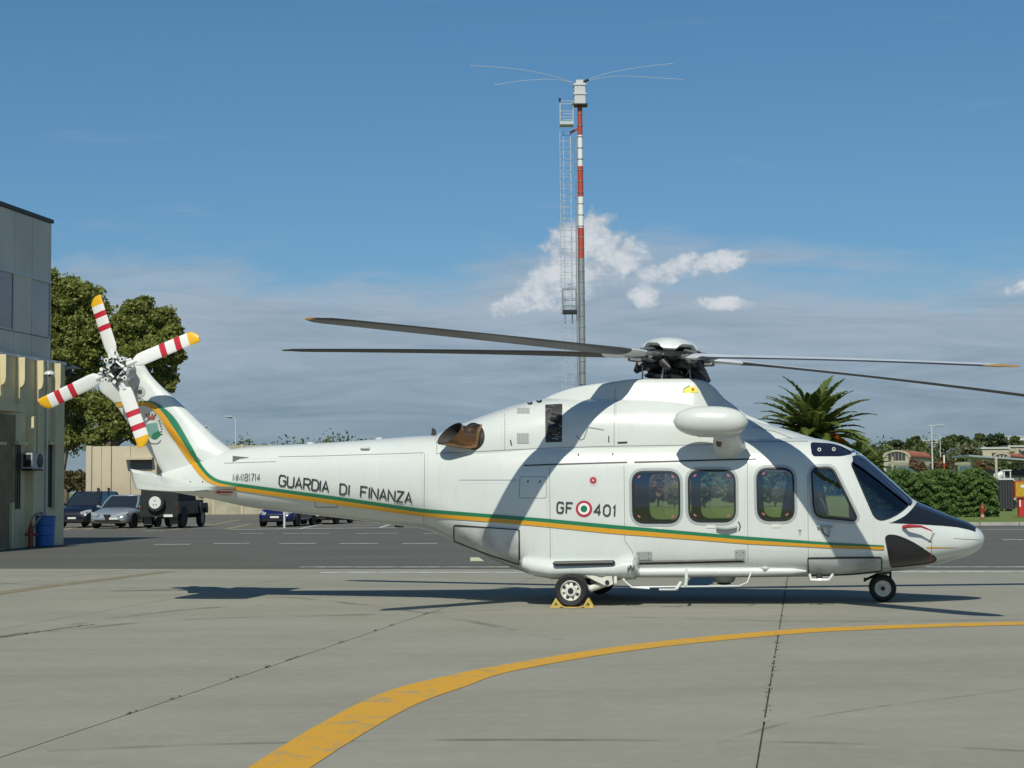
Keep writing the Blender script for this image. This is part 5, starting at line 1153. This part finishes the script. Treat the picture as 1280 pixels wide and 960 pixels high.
g = MB(); g.tube([(.2, 0, mz(103)), (.5, 0, mz(99.5))], .07, 6); g.build('rod_mount', M_dkmetal, MA)
for P in ([(716, 102), (680, 94), (640, 90), (588, 89)], [(716, 102), (690, 101), (655, 105), (618, 113)], [(731, 100), (760, 88), (800, 78), (845, 70)], [(731, 101), (765, 92), (800, 89.5), (857, 90.5)]):
    q = [at(px, py, DM-.2) for px, py in P]; q = [Vector((p.x-mb0.x, (i*.5)*(1 if P[1][1] < 93 else -1), p.z+.05)) for i, p in enumerate(q)]
    g = MB(); g.tube(pts_smooth(q, k=6), [.016]*19, 6); g.build('antenna_rod', M_pale, MA)
lx0 = -.27-.62; lx1 = -.27-.22+.02
g = MB(); xl = [at(px, 400, DM).x-mb0.x for px in (702, 706.5, 715.5)]
for x_, r in ((xl[0], .018), (xl[1], .02), (xl[2], .03)): g.tube([(x_, .1, 0), (x_, .1, mz(163))], r, 6)
tag(g.build('ladder_rail', M_pale, MA), kind='stuff')
g = MB(); z = .3
while z < mz(165): g.tube([(xl[0], .1, z), (xl[2], .1, z)], .013, 5); z += .33
tag(g.build('ladder_rungs', M_pale, MA), kind='stuff')
g = MB(); z = .9
while z < mz(170): g.tube([(xl[0]-.1+.5*(1-math.cos(t))*.95, .1-.42*math.sin(t), z) for t in np.linspace(0, PI, 8)], .012, 5); z += .62
tag(g.build('ladder_hoops', M_pale, MA), kind='stuff')
def basket(y0, y1, x0, x1, mat, name, floor=True):
    X0 = at(x0, y0, DM).x-mb0.x; X1 = at(x1, y0, DM).x-mb0.x; Z0, Z1 = mz(y1), mz(y0); g = MB()
    for xx in (X0, X1):
        for yy in (-.35, .35): g.tube([(xx, yy, Z0), (xx, yy, Z1)], .028, 6)
    for zz in (Z1, (Z0+Z1)/2, Z0+(Z1-Z0)*.2): g.tube([(X0, -.35, zz), (X1, -.35, zz), (X1, .35, zz), (X0, .35, zz), (X0, -.35, zz)], .022, 5)
    o = g.build(name, mat, MA); g = MB(); g.box(X0-.02, X1+.02, -.4, .4, Z0-.18, Z0); g.build('platform_floor', M_pale if floor else M_dkmetal, o); return o
basket(128, 153, 700, 716, M_pale, 'work_platform'); basket(361, 388, 703.5, 720, M_galv, 'rest_platform', False)
g = MB(); c = Vector((at(699.5, 127, DM).x-mb0.x, -.35, mz(129))); g.tube([c, c+Vector((0, 0, .22))], .06, 8); g.build('warning_lamp', pm('lamp_blue', (.02, .03, .09), .3), MA)
g = MB(); g.tube([(xl[2], 0, mz(166)), (-.1, 0, mz(160))], .06, 6); g.build('platform_arm', M_mr, MA)
# ================================================================== LAMP POSTS, BARS
def lamp_post(px, py, D_, label, arm=.5):
    t_ = at(px, py, D_); o = empty('street_lamp', (t_.x, D_, -.05), 0, label, 'street lamp', 'tall street lamps'); g = MB(); g.tube([(0, 0, 0), (0, 0, t_.z)], [.09, .05], 8); g.build('post', M_alu, o)
    g = MB(); g.tube([(0, 0, t_.z), (-arm*.3, 0, t_.z+.12), (arm, 0, t_.z+.1)] if arm > 0 else [(0, 0, t_.z), (arm, 0, t_.z+.1)], .05, 6); g.tube([(arm*.4, 0, t_.z+.12), (arm*1.2, 0, t_.z+.14)], [.14, .1], 8, flat=.5); g.build('lamp_head', M_pale, o); return o
lamp_post(294.5, 522, 140, 'tall grey street lamp behind the cream wall, right of the tail fin', -.7)
lamp_post(262.5, 534, 150, 'street lamp just showing above the tail boom beside the fin', -.6)
lamp_post(1164.5, 533, 150, 'tall pale street lamp behind the military trucks', .9)
lamp_post(1175, 543.5, 260, 'faint distant street lamp near the far white roof', -1.2)
def stick(px, y0, y1, D_, r, mat, label, cat='post', bands=None):
    a = at(px, y0, D_); o = empty('marker_post', (a.x, D_, -.05), 0, label, cat)
    n = bands or 1; z1_ = a.z+.05
    for k in range(n): g = MB(); g.tube([(0, 0, z1_*k/n+.002), (0, 0, z1_*(k+1)/n)], r, 8); g.build('post_band', mat[k % len(mat)], o)
    return o
stick(1180, 569, 0, 110, .05, [M_mw, M_mr], 'red and white striped post standing behind the green hedge', bands=7)
stick(1115.5, 571, 0, 105, .06, [M_shed], 'slim cream post just right of the palm near the arched building')
stick(1245, 571, 0, 118, .09, [M_shed], 'thick cream post holding up the metal carport')
# ================================================================== VEGETATION
def leaves(name, pts, nrm_bias, size, mat, parent=None, aspect=1.6, flat=.0, tri=False):
    n = len(pts); a = rng.normal(size=(n, 3)); a[:, 2] *= (1-flat); a /= np.linalg.norm(a, axis=1)[:, None]
    b = rng.normal(size=(n, 3)); b -= (b*a).sum(1)[:, None]*a; b /= np.linalg.norm(b, axis=1)[:, None]
    s = size*(.6+.8*rng.random(n))[:, None]; a = a*s*aspect*.5; b = b*s*.5
    v = np.stack([pts-a, pts+b, pts+a, pts-b], 1).reshape(-1, 3).astype('f')
    me = bpy.data.meshes.new(name); me.vertices.add(len(v)); me.vertices.foreach_set('co', v.ravel()); me.loops.add(4*n); me.loops.foreach_set('vertex_index', np.arange(4*n, dtype='i'))
    me.polygons.add(n); me.polygons.foreach_set('loop_start', np.arange(0, 4*n, 4, dtype='i')); me.update(calc_edges=True); me.validate(); me.materials.append(mat)
    o = bpy.data.objects.new(name, me); COL.objects.link(o)
    if parent: o.parent = parent
    return o
def clump_pts(clumps, n, sub=14, rsub=.36, fill=.75):
    """clumps: (x, y, z, rx, ry, rz); returns n points gathered into sub-clumps on their surfaces"""
    vol = np.array([c[3]*c[5] for c in clumps]); vol = vol/vol.sum(); out = []
    for c, w in zip(clumps, vol):
        m = max(30, int(n*w)); k = max(5, int(sub*(1+math.sqrt(c[3]*c[5])*.6))); d = rng.normal(size=(k, 3)); d /= np.linalg.norm(d, axis=1)[:, None]
        r = (rng.random(k)**.45)[:, None]*fill; cen = d*r; rs = rsub*(.6+.7*rng.random(k))
        i = rng.integers(0, k, m); q = rng.normal(size=(m, 3))*.55; q[:, 2] *= .75; ani = .6+.8*rng.random((k, 3))
        far = rng.random(m) < .08; q[far] *= 1.4; ql = np.maximum(np.linalg.norm(q, axis=1)/1.25, 1); q = q/ql[:, None]
        p = (cen[i]+q*ani[i]*rs[i][:, None])*np.array(c[3:6])+np.array(c[:3]); out.append(p)
    return np.concatenate(out)
M_bark = pm('pale_bark', (.20, .165, .12), .9, var=.4, vs=2.5, bump=.5, bs=8); M_bark2 = pm('brown_bark', (.09, .07, .05), .9, var=.4, vs=3)
L_euc = leafm('eucalyptus_leaves', (.235, .275, .06), (.14, .175, .04), (.33, .34, .10), .35, .4)
L_dk = leafm('dark_evergreen_leaves', (.05, .08, .035), (.07, .10, .045), (.09, .12, .06), .6, .3)
L_md = leafm('green_leaves', (.085, .125, .04), (.12, .16, .05), (.15, .18, .07), .5, .35)
L_ol = leafm('olive_leaves', (.17, .17, .09), (.12, .13, .07), (.22, .21, .12), .5, .25)
L_br = leafm('russet_leaves', (.20, .11, .06), (.13, .11, .05), (.24, .15, .08), .7, .25)
L_hd = leafm('hedge_leaves', (.11, .19, .05), (.07, .14, .04), (.19, .28, .085), 1.2, .25)
def tree(name, D_, base_px, clumps, n, size, mat, label, cat='tree', group=None, bark=None, limbs=True, depth=1.0, kind=None):
    """clumps given as (px, py, rx, ry) in the photo; built round a trunk at distance D_"""
    s = FPX/D_; bx_ = at(base_px, 600, D_).x; o = empty(name, (bx_, D_, -.05), 0, label, cat, group); cl = []
    for c in clumps:
        p = at(c[0], c[1], D_); dy = rng.uniform(-.5, .5)*c[2]/s*depth; cl.append((p.x-bx_, dy, p.z+.05, c[2]/s, c[2]/s*depth, c[3]/s))
    leaves('crown', clump_pts(cl, n, 26 if n > 60000 else 14, .30 if n > 60000 else .36, .85 if n > 60000 else .75), 0, size, mat, o)
    g = MB(); zm = min(c[2]-c[5]*.3 for c in cl); top = max(c[2] for c in cl); r0 = max(.08, top*.022)
    fork = Vector((0, 0, max(.3, zm*.7)))
    g.tube([(0, 0, 0), (r0*.4, 0, fork.z*.5), fork], [r0*1.3, r0, r0*.9], 8)
    if limbs:
        for c in cl:
            e = Vector(c[:3]); m = fork.lerp(e, .5)+Vector((0, 0, .12*(e-fork).length)); g.tube([fork-Vector((0, 0, .1)), fork.lerp(m, .5), m, e], [r0*.55, r0*.45, r0*.3, r0*.1], 6)
    g.build('trunk', bark or M_bark, o); return o
tree('eucalyptus_tree', 137, 78, [(92, 372, 30, 28), (72, 395, 26, 30), (118, 385, 20, 26), (85, 440, 30, 26), (112, 430, 26, 28), (75, 480, 22, 24), (100, 500, 26, 24), (88, 540, 22, 26), (70, 560, 14, 20), (108, 460, 20, 18), (60, 360, 22, 26), (50, 430, 30, 40), (30, 480, 30, 60), (96, 405, 30, 30)], 110000, .19, L_euc, 'tall olive green eucalyptus rising directly behind the grey clad building', group='eucalyptus trees behind the building')
tree('eucalyptus_tree', 132, 128, [(170, 392, 28, 24), (196, 402, 24, 22), (150, 412, 22, 24), (215, 420, 18, 16), (190, 440, 30, 20), (158, 445, 24, 22), (218, 447, 14, 12), (205, 470, 16, 14), (175, 475, 20, 18), (140, 480, 16, 22), (122, 510, 16, 24), (150, 530, 22, 22), (120, 550, 16, 16), (214, 482, 9, 8), (170, 540, 20, 18), (236, 424, 7, 6), (176, 420, 34, 30), (150, 500, 26, 30)], 110000, .19, L_euc, 'broad eucalyptus with spreading crown behind the tail rotor', group='eucalyptus trees behind the building')
tree('bush', 126, 92, [(88, 600, 10, 16), (100, 604, 10, 18), (112, 600, 10, 14)], 5000, .22, leafm('dry_bush_leaves', (.12, .11, .04), (.09, .08, .035), (.15, .12, .06), .6, .2), 'dry brownish bush between the cream building and the shed', 'bush', limbs=False)
# hedge
HD = 92.0
def hedge():
    x0 = at(1085, 640, HD).x; x1 = at(1249, 640, HD).x; zt = at(1180, 592, HD).z; o = empty('clipped_hedge', ((x0+x1)/2, HD, -.05), 0, 'dense green cypress hedge clipped into a block behind the helicopter nose', 'hedge')
    hx = (x1-x0)/2; n = 150000; pts = []
    u = rng.random(n)*2-1; v = rng.random(n); w = rng.random(n)
    front = rng.random(n) < .72
    x = u*hx; z = np.where(front, v*zt, zt-.02); y = np.where(front, 0.0, w*2.6)
    sel = rng.random(n) < .13; y = np.where(sel, rng.random(n)*2.6, y); x = np.where(sel, np.where(rng.random(n) < .9, hx, -hx), x); z = np.where(sel, v*zt, z)
    # layered tufts: bulge of the surface made of horizontal ledges
    def tri(a): return np.abs((a % 1)-.5)*2
    wob = .35*np.sin(x*1.9)+.25*np.sin(x*4.3+1)+.15*np.sin(x*9.1+2)
    led = tri(z*2.6+wob+.3*np.sin(x*2.7+z*3))
    bul = .26*led+.13*np.sin(x*2.3+z*1.7)+.10*np.sin(x*7+z*5)+.06*rng.normal(size=n)
    y = y-np.where(front | sel, bul, 0)
    top = ~front; z = z+np.where(top, .12*np.sin(x*3.1)+.08*np.sin(x*8+y*3)+.05*rng.normal(size=n), 0)-np.where(front, 0, 0)
    k = np.clip((np.abs(x)/hx-.82)/.18, 0, 1)**2; z = z*(1-.16*k); y = y+k*.5
    kz = np.clip((z/zt-.8)/.2, 0, 1)**2; y = np.where(front, y+kz*.35, y); x = x*(1-.03*kz)
    pts = np.stack([x, y, z], 1); leaves('foliage', pts, 0, .085, L_hd, o, 2.4)
    g = MB(); g.box(-hx+.35, hx-.35, .35, 2.2, 0, zt-.35); g.build('inner_core', pm('hedge_core', (.012, .02, .008), .95), o, smooth=False)  # one solid near-black block filling the hedge behind its leaves
hedge()
# palm
def palm():
    DP = 80.0; c = at(1018, 546, DP); P_ = empty('date_palm', (c.x, DP, -.05), 0, 'date palm with arching fronds and orange fruit above the cockpit roof', 'palm'); H_ = c.z
    g = MB(); z = 0; pr = []
    while z < H_: pr += [(.36, z), (.42, z+.12), (.36, z+.16)]; z += .18
    g.lathe(pr, (0, 0, 0), 'Z', 16); g.build('trunk', M_bark2, P_)
    fm = []; LF = leafm('palm_leaves', (.17, .22, .045), (.23, .27, .07), (.14, .19, .045), 1.0, .5)
    for v in range(4):
        Ln = 2.75+.25*v; mb = MB(); rs = random.Random(v); path = []
        for i in range(15):
            t = i/14; x = Ln*(t-.10*t**3); zz = -Ln*(.20+.06*v)*t**2.4; path.append(Vector((x, 0, zz)))
        mb.tube(path, [.035*(1-.8*i/14) for i in range(15)], 5, mi=0)
        for i in range(56):
            t = .10+.9*i/56; f = t*14; k = min(13, int(f)); p = path[k].lerp(path[k+1], f-k); d = (path[k+1]-path[k]).normalized()
            ll = .48*math.sin(PI*min(1, .18+.82*t))**.6*(1 if t < .9 else .75)
            for s_ in (-1, 1):
                q = (d*.5+Vector((0, s_*.8, .30+.15*rs.uniform(-1, 1)))).normalized()*ll*rs.uniform(.85, 1.1); wv = d*.034
                mb.add([p-wv, p+wv, p+q*.55+wv*1.1-Vector((0, 0, .01)), p+q-Vector((0, 0, .08)), p+q*.55-wv*1.1], [(0, 1, 2, 3, 4)], 0)
        fm.append(mb.build('frond', LF, P_, smooth=False, recalc=False))
    spec = []; rs = random.Random(11)
    for k in range(76):
        tier = k/76; el = 88-108*tier**1.0; spec.append((k*137.5+rs.uniform(-8, 8), el+rs.uniform(-5, 5)))
    for k, (az_, el) in enumerate(spec):
        o = fm[k] if k < 4 else fm[(k*7+3) % 4].copy()
        if k >= 4: COL.objects.link(o)
        o.parent = P_; o.location = (0, 0, H_); o.rotation_euler = Euler((0, -math.radians(el), math.radians(az_)), 'XYZ'); s_ = rs.uniform(.85, 1.08)*(.92 if el > 60 else 1); o.scale = (s_, s_, s_)
    M_or = leafm('date_fruit', (.55, .16, .02), (.42, .12, .02), (.62, .24, .04), 3, .1)
    for dx, dy, dz in ((.55, -.9, .05), (.85, -.9, -.02), (.2, -1.0, -.2), (1.0, -.7, -.25)):
        cl = clump_pts([(dx, dy, H_+dz, .30, .28, .26)], 500, 6); leaves('fruit_cluster', cl, 0, .07, M_or, P_, 1.2)
palm()
# low palm fronds right of it: a second small palm
def palm2():
    c = at(1068, 592, 84); P_ = empty('young_palm', (c.x, 84, -.05), 0, 'smaller palm with drooping pale fronds between date palm and hedge', 'palm')
    src = [o for o in bpy.data.objects if o.name.startswith('frond')][:4]; rs = random.Random(4)
    g = MB(); g.tube([(0, 0, 0), (0, 0, c.z)], .3, 12); g.build('trunk', M_bark2, P_)
    for k in range(40):
        o = src[k % 4].copy(); COL.objects.link(o); o.parent = P_; o.location = (0, 0, c.z); o.rotation_euler = Euler((0, -math.radians(75-80*(k/40)), k*2.4), 'XYZ'); o.scale = (.72,)*3
palm2()
SB = [(775, 604, 26, 24, 150, L_br, 'russet bush'), (822, 606, 26, 24, 152, L_br, 'pale russet bush'), (842, 616, 7, 8, 140, L_md, 'small green bush'), (880, 606, 26, 28, 148, L_md, 'green bush'), (925, 604, 26, 28, 151, L_dk, 'dark bush'), (968, 604, 24, 30, 149, L_md, 'green tree'), (1008, 606, 20, 26, 152, L_ol, 'olive bush')]
for i, (px, py, rx, ry, D_, m, nm) in enumerate(SB):
    where = ['first cabin window from the tail', 'right part of the first cabin window', 'lower left of the first cabin window', 'second cabin window', 'gap right of the second cabin window', 'third cabin window', 'cockpit door window'][i]
    tree('bush', D_, px, [(px, py, rx, ry*.8), (px-rx*.4, py+8, rx*.7, ry*.6), (px+rx*.4, py+8, rx*.7, ry*.6)], 5000, .3, m, '%s seen through the %s' % (nm, where), 'bush', limbs=False)
# trees on the right
TS = [('tree', 205, 1211, [(1211, 566, 13, 10), (1202, 572, 9, 8), (1220, 572, 8, 8), (1211, 580, 12, 8)], 7000, .3, L_ol, 'greyish olive tree behind the third military truck'),
      ('tree', 175, 1178, [(1178, 579, 9, 9), (1170, 583, 7, 7), (1186, 582, 6, 7)], 4000, .26, L_br, 'russet tree between the second and third military trucks'),
      ('tree', 175, 1145, [(1145, 580, 8, 7), (1151, 585, 6, 7)], 3000, .26, L_br, 'russet tree between the first and second military trucks'),
      ('tree', 165, 1226, [(1226, 584, 9, 7), (1233, 588, 8, 7)], 3500, .26, L_br, 'brownish bush right of the third military truck'),
      ('tree', 330, 1188, [(1186, 553, 11, 8), (1191, 549, 7, 6), (1180, 557, 8, 7)], 4000, .5, L_md, 'rounded green tree on the skyline right of the tall lamp'),
      ('pine_tree', 320, 1206, [(1206, 552, 8, 6), (1201, 549, 5, 4), (1212, 555, 6, 5)], 4000, .45, L_dk, 'dark pine on the skyline above the olive tree'),
      ('tree', 345, 1225, [(1225, 548, 7, 6), (1221, 554, 7, 6)], 3500, .5, L_md, 'tall skyline tree left of the broad green wood'),
      ('tree', 335, 1243, [(1238, 552, 9, 8), (1247, 550, 9, 7), (1255, 556, 7, 7)], 5500, .5, L_dk, 'broad dark skyline tree near the far cream house'),
      ('tree', 350, 1268, [(1268, 551, 5, 6), (1275, 558, 7, 6)], 3000, .5, L_md, 'skyline tree in front of the distant white building'),
      ('tree', 340, 1144, [(1144, 551, 6, 5), (1138, 556, 7, 6), (1150, 557, 6, 5)], 3500, .5, L_md, 'skyline tree above the arched building roof'),
      ('tree', 345, 1119, [(1119, 554, 8, 5), (1127, 558, 7, 5)], 3500, .5, L_dk, 'low dark skyline tree left of the arched building roof')]
TS += [('tree', 200, px_, [(px_, 584, 11, 9), (px_+8, 587, 9, 8)], 5000, .3, m_, lb_) for px_, m_, lb_ in ((1252, L_md, 'green tree below the cream house behind the carport'), (1274, L_dk, 'dark tree at the right edge behind the carport'), (1236, L_ol, 'pale olive tree left of the smaller arched hall'))]
for a in TS: tree(a[0], a[1], a[2], a[3], a[4], a[5], a[6], a[7], group='trees beyond the right hand hedge', limbs=False)
def woodband(name, x0p, x1p, D_, ytop, n, size, mat, amp, dep=40):
    X0 = at(x0p, 600, D_).x; X1 = at(x1p, 600, D_).x; cl = []; x = X0; s = FPX/D_
    while x < X1:
        px = 640+x*s; yt = ytop(px); zt = at(px, yt, D_).z; r = rng.uniform(3, 6); d = rng.uniform(0, dep); h = max(1.5, zt*(.8+.25*rng.random())); cl.append((x, D_+d, h*.5, r, r, h*.52)); x += r*.55
    o = leaves(name, clump_pts(cl, n, 6, .5, .8), 0, size, mat); return tag(o, kind='stuff')
woodband('distant_wood', 1040, 1560, 300, lambda p: 557+2*math.sin(p*.06), 110000, .42, L_md, 3)
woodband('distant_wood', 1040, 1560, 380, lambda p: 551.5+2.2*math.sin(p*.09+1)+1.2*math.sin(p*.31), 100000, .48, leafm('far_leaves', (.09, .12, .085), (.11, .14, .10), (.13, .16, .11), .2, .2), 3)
woodband('distant_wood', 240, 640, 300, lambda p: 547.5+1.2*math.sin(p*.05)+(0 if p < 425 else (p-425)*.4), 90000, .4, L_md, 3)
woodband('distant_wood', 700, 1120, 330, lambda p: 562+1.5*math.sin(p*.07), 30000, .8, L_md, 3)
gb = MB()
# ================================================================== RIGHT HAND BUILDINGS AND VEHICLES
M_terra = pm('terracotta_roof', (.40, .13, .07), .8, var=.25, vs=.6); M_hw = pm('house_wall_cream', (.46, .42, .31), .85, var=.15, vs=.4); M_ow = pm('arch_opening', (.045, .05, .05), .4)
def arched(px0, px1, ytop, D_, rlen, label, nw=5):
    a = at(px0, 600, D_).x; b = at(px1, 600, D_).x; w = (b-a)/2; zt = at((px0+px1)/2, ytop, D_).z+.05; ze = zt-w*.52
    o = empty('arched_hall', ((a+b)/2, D_, -.05), -math.radians(24), label, 'building', 'arched halls with terracotta roofs')
    arc = [(w*math.cos(t), ze+(zt-ze)*math.sin(t)) for t in np.linspace(0, PI, 17)]
    g = MB(); g.prism([(w, 0)]+arc+[(-w, 0)], 0, .3); g.build('gable_wall', M_hw, o, smooth=False)
    g = MB(); g.prism([(w+.0, 0), (w, ze), (-w, ze), (-w, 0)], .301, rlen); g.build('side_wall', M_hw, o, smooth=False)
    g = MB(); oa = [(x*1.05, z+.12) for x, z in arc]; ia = arc[::-1]; g.prism(oa+ia, .31, rlen+.3); g.build('roof', M_terra, o, angle=20)
    g = MB(); g.prism([(x*1.06, z+.1) for x, z in arc]+[(x*.93, z-.12) for x, z in arc[::-1]], -.12, -.01); g.build('arch_trim', M_hw, o, smooth=False)
    for k in range(nw):
        u = -.66+1.32*(k+.5)/nw; x0 = w*(u-.115); x1 = w*(u+.115); zh = ze+(zt-ze)*math.sqrt(max(0, 1-(abs(u)+.1)**2))-.12
        g = MB(); g.box(x0, x1, -.02, .005, ze-.35, zh); g.build('arch_window', M_ow, o, smooth=False)
    return o
arched(1105, 1138, 563.5, 215, 13, 'hall with five slit arched gable and terracotta roof right of the palm')
arched(1243, 1263, 566.5, 235, 14, 'smaller arched hall with terracotta roof behind the carport', 3)
def house(px0, px1, y0, D_, label, dep=9, roof=None, cat='building'):
    a = at(px0, 600, D_).x; b = at(px1, 600, D_).x; zt = at((px0+px1)/2, y0, D_).z+.05; o = empty('house', ((a+b)/2, D_, -.05), 0, label, cat); w = (b-a)/2
    g = MB(); g.box(-w, w, 0, dep, 0, zt); g.build('wall', M_hw if not roof else roof, o, smooth=False)
    g = MB(); g.box(-w-.2, w+.2, -.2, dep+.2, zt+.002, zt+.25); g.build('flat_roof', pm('pale_roof', (.55, .55, .52), .7), o, smooth=False)
    k = int(w*2/4); 
    for i in range(k): x = -w+2*w*(i+.5)/k; g = MB(); g.box(x-.6, x+.6, -.03, -.002, zt-2.0, zt-.7); g.build('window', M_ow, o, smooth=False)
house(1228, 1262, 561, 300, 'long cream house on the slope above the carport')
house(1262, 1300, 558.5, 310, 'taller cream house at the right edge below the skyline trees')
house(1153, 1176, 551, 420, 'distant white low building beside the lamp on the skyline', 12, pm('white_wall', (.6, .6, .58), .8))
house(1258, 1292, 546, 520, 'distant white block on the skyline at the right edge', 14, MATS['white_wall'])
# carport
o = empty('carport', (at(1250, 600, 128).x, 128, -.05), 0, 'low metal carport roof on posts at the right behind the hedge', 'carport'); xa = at(1212, 600, 128).x-o.location.x; xb = at(1330, 600, 128).x-o.location.x; za = at(1212, 570.5, 128).z+.05; zb = at(1330, 579, 128).z+.05
g = MB(); g.loft([[(xa, 0, za), (xa, 5, za), (xa, 5, za+.12), (xa, 0, za+.12)], [(xb, 0, zb), (xb, 5, zb), (xb, 5, zb+.12), (xb, 0, zb+.12)]]); g.build('roof_sheet', pm('blue_grey_sheet', (.38, .42, .46), .4, .3), o, smooth=False)
g = MB(); g.box(xa+2.2, xb, 1, 4.8, zb-1.0, zb-.45); g.build('roof_truss', M_dkmetal, o, smooth=False)
for t in (.12, .38, .64, .9): g = MB(); x = xa+(xb-xa)*t; g.tube([(x, 2.5, 0), (x, 2.5, za+(zb-za)*t)], .08, 8); g.build('carport_post', M_alu, o)
# military trucks
M_trk = pm('military_green', (.15, .175, .10), .6, var=.2, vs=1.5); M_tarp = pm('truck_tarpaulin', (.26, .28, .19), .85, bump=.3, bs=4); M_tw2 = pm('truck_window', (.07, .095, .12), .12, spec=.8)
def truck(px, ytop, D_, label):
    c = at(px, ytop, D_); o = empty('military_truck', (c.x, D_, -.05), GA+PI+.1, label, 'truck', 'military trucks parked behind the hedge'); o.scale = (1, .9, 1); H_ = c.z+.05
    g = MB(); g.prism([(0, .9), (0, H_-1.22), (-.13, H_-.44), (-.4, H_-.34), (-1.9, H_-.34), (-1.9, .9)], -1.2, 1.2); g.build('cab', M_trk, o, angle=25)
    for s_ in (-1, 1):
        g = MB(); z0 = H_-1.15; z1_ = H_-.52; g.add([(.0, s_*.08, z0), (.0, s_*1.0, z0), (-.11, s_*.95, z1_), (-.11, s_*.08, z1_)], [(0, 1, 2, 3)]); g.build('windscreen_pane', M_tw2, o, smooth=False, M=Matrix.Translation((.02, 0, 0)))
        for x in (-.9, -4.6, -5.9): g = MB(); wheel(g, (x, s_*1.0, .55), .55, .35, .5, 20); g.build('wheel', M_tyre, o)
        g = MB(); g.tube([(.03, s_*.85, 1.35), (.09, s_*.85, 1.35)], .14, 12); g.build('headlight', M_lamp, o)
        g = MB(); g.tube([(-.1, s_*1.2, 2.9), (.15, s_*1.42, 2.9)], .02, 6); g.box(.12, .16, s_*1.45-.12, s_*1.45+.12, 2.3, 2.9); g.build('mirror', M_dkmetal, o)
    g = MB(); g.box(-.05, .18, -1.2, 1.2, .6, .95); g.build('bumper', M_trk, o)
    g = MB(); g.loft([[(x, y, z) for y, z in ((-1.2, 1.2), (-1.2, H_-.35), (-.9, H_-.05), (0, H_), (.9, H_-.05), (1.2, H_-.35), (1.2, 1.2))] for x in (-2.1, -3.5, -5.0, -6.8)]); g.build('tarpaulin', M_tarp, o, angle=20)
    g = MB(); g.box(-6.8, -.1, -.5, .5, .6, 1.15); g.build('chassis', M_dkmetal, o)
TS2 = 0
truck(1133, 577.5, 184, 'green military truck nearest the arched hall, left of the row')
truck(1166.5, 577, 186, 'green military truck in the middle of the row left of the striped post')
truck(1210, 577, 190, 'green military truck at the right of the row below the olive tree')
# container, small white loader, fire cabinet
def boxy(name, px0, px1, y0, D_, mat, label, cat, dep=1.2):
    a = at(px0, 600, D_).x; b = at(px1, 600, D_).x; zt = at((px0+px1)/2, y0, D_).z+.05; o = empty(name, ((a+b)/2, D_, -.05), 0, label, cat); w = (b-a)/2; g = MB(); g.box(-w, w, 0, dep, .12, zt); return o, w, zt, g
o, w, zt_, g = boxy('waste_container', 1249, 1266, 600, 112, None, 'dark grey slatted container standing on the grass right of the hedge', 'container')
g.build('tank', pm('container_dark', (.045, .05, .052), .7, var=.3, vs=3), o, smooth=False)
g = MB(); g.box(-w-.05, w+.05, -.06, 1.26, zt_+.002, zt_+.1); g.build('lid', M_alu, o, smooth=False)
for k in range(6): x = -w+2*w*k/5; g = MB(); g.box(x-.03, x+.03, -.05, -.002, .12, zt_); g.build('rib', M_dkmetal, o, smooth=False)
for s_ in (-1, 1): g = MB(); g.box(s_*w*.7-.08, s_*w*.7+.08, .1, 1.1, 0, .118); g.build('skid', M_dkmetal, o, smooth=False)
c = at(1254, 600, 122); o = empty('white_loader', (c.x, 122, -.05), 0, 'small white vehicle with rounded nose seen above the dark container', 'vehicle')
zq = at(1254, 599, 122).z; g = MB(); g.tube([(-.45, 0, zq-.2), (-.4, 0, zq+.25), (-.1, 0, zq+.4), (.1, 0, zq+.2)], [.3, .32, .25, .1], 12); g.box(-.55, .7, -.4, .5, .5, zq); g.build('body', M_white, o)
g = MB(); [g.box(x, x+.07, -.35, -.28, zq, zq+.62) for x in (-.05, .38)]; g.box(-.08, .48, -.4, .4, zq+.62, zq+.7); g.build('cab_frame', M_white, o)
for x in (-.35, .45): g = MB(); wheel(g, (x, -.4, .35), .35, .25, .5, 18); g.build('wheel', M_tyre, o)
p = gp(1279, 645.5); o = empty('fire_equipment_stand', p, 0, 'red and yellow fire equipment cabinet on a red post at the right edge', 'fire cabinet'); s = FPX/p.y
h1 = (645.5-622.5)/s; h2 = (645.5-601)/s
g = MB(); g.box(-6/s, 5/s, -.12, .12, 0, h1); g.build('red_post', pm('fire_red', (.50, .03, .02), .45), o)
g = MB(); g.box(-11/s, 12/s, -.2, .2, h1+.003, h2); cb = g.build('cabinet', pm('cabinet_red', (.42, .08, .04), .5), o)
g = MB(); g.box(-9.5/s, 10/s, -.225, -.202, h1+.07, h2-.09); g.build('yellow_door', pm('cabinet_yellow', (.58, .36, .02), .5, var=.3, vs=6), cb)
g = MB(); g.box(-4/s, 8/s, -.24, -.227, h2-.35, h2-.22); g.build('white_notice', M_plate, cb); g = MB(); g.box(-5.3/s, -3.5/s, -.135, -.122, h1-.45, h1-.1); g.build('white_label', M_plate, o)
for o in bpy.data.objects:
    if o.name.split('.')[0] in ('rivet', 'hub_bolts', 'panel_seam', 'access_mark', 'louvre', 'hub_linkage', 'pipework', 'lettering', 'tow_fitting', 'cover_marking', 'spoke', 'blade_grip') and o.type == 'MESH': o['kind'] = 'stuff'
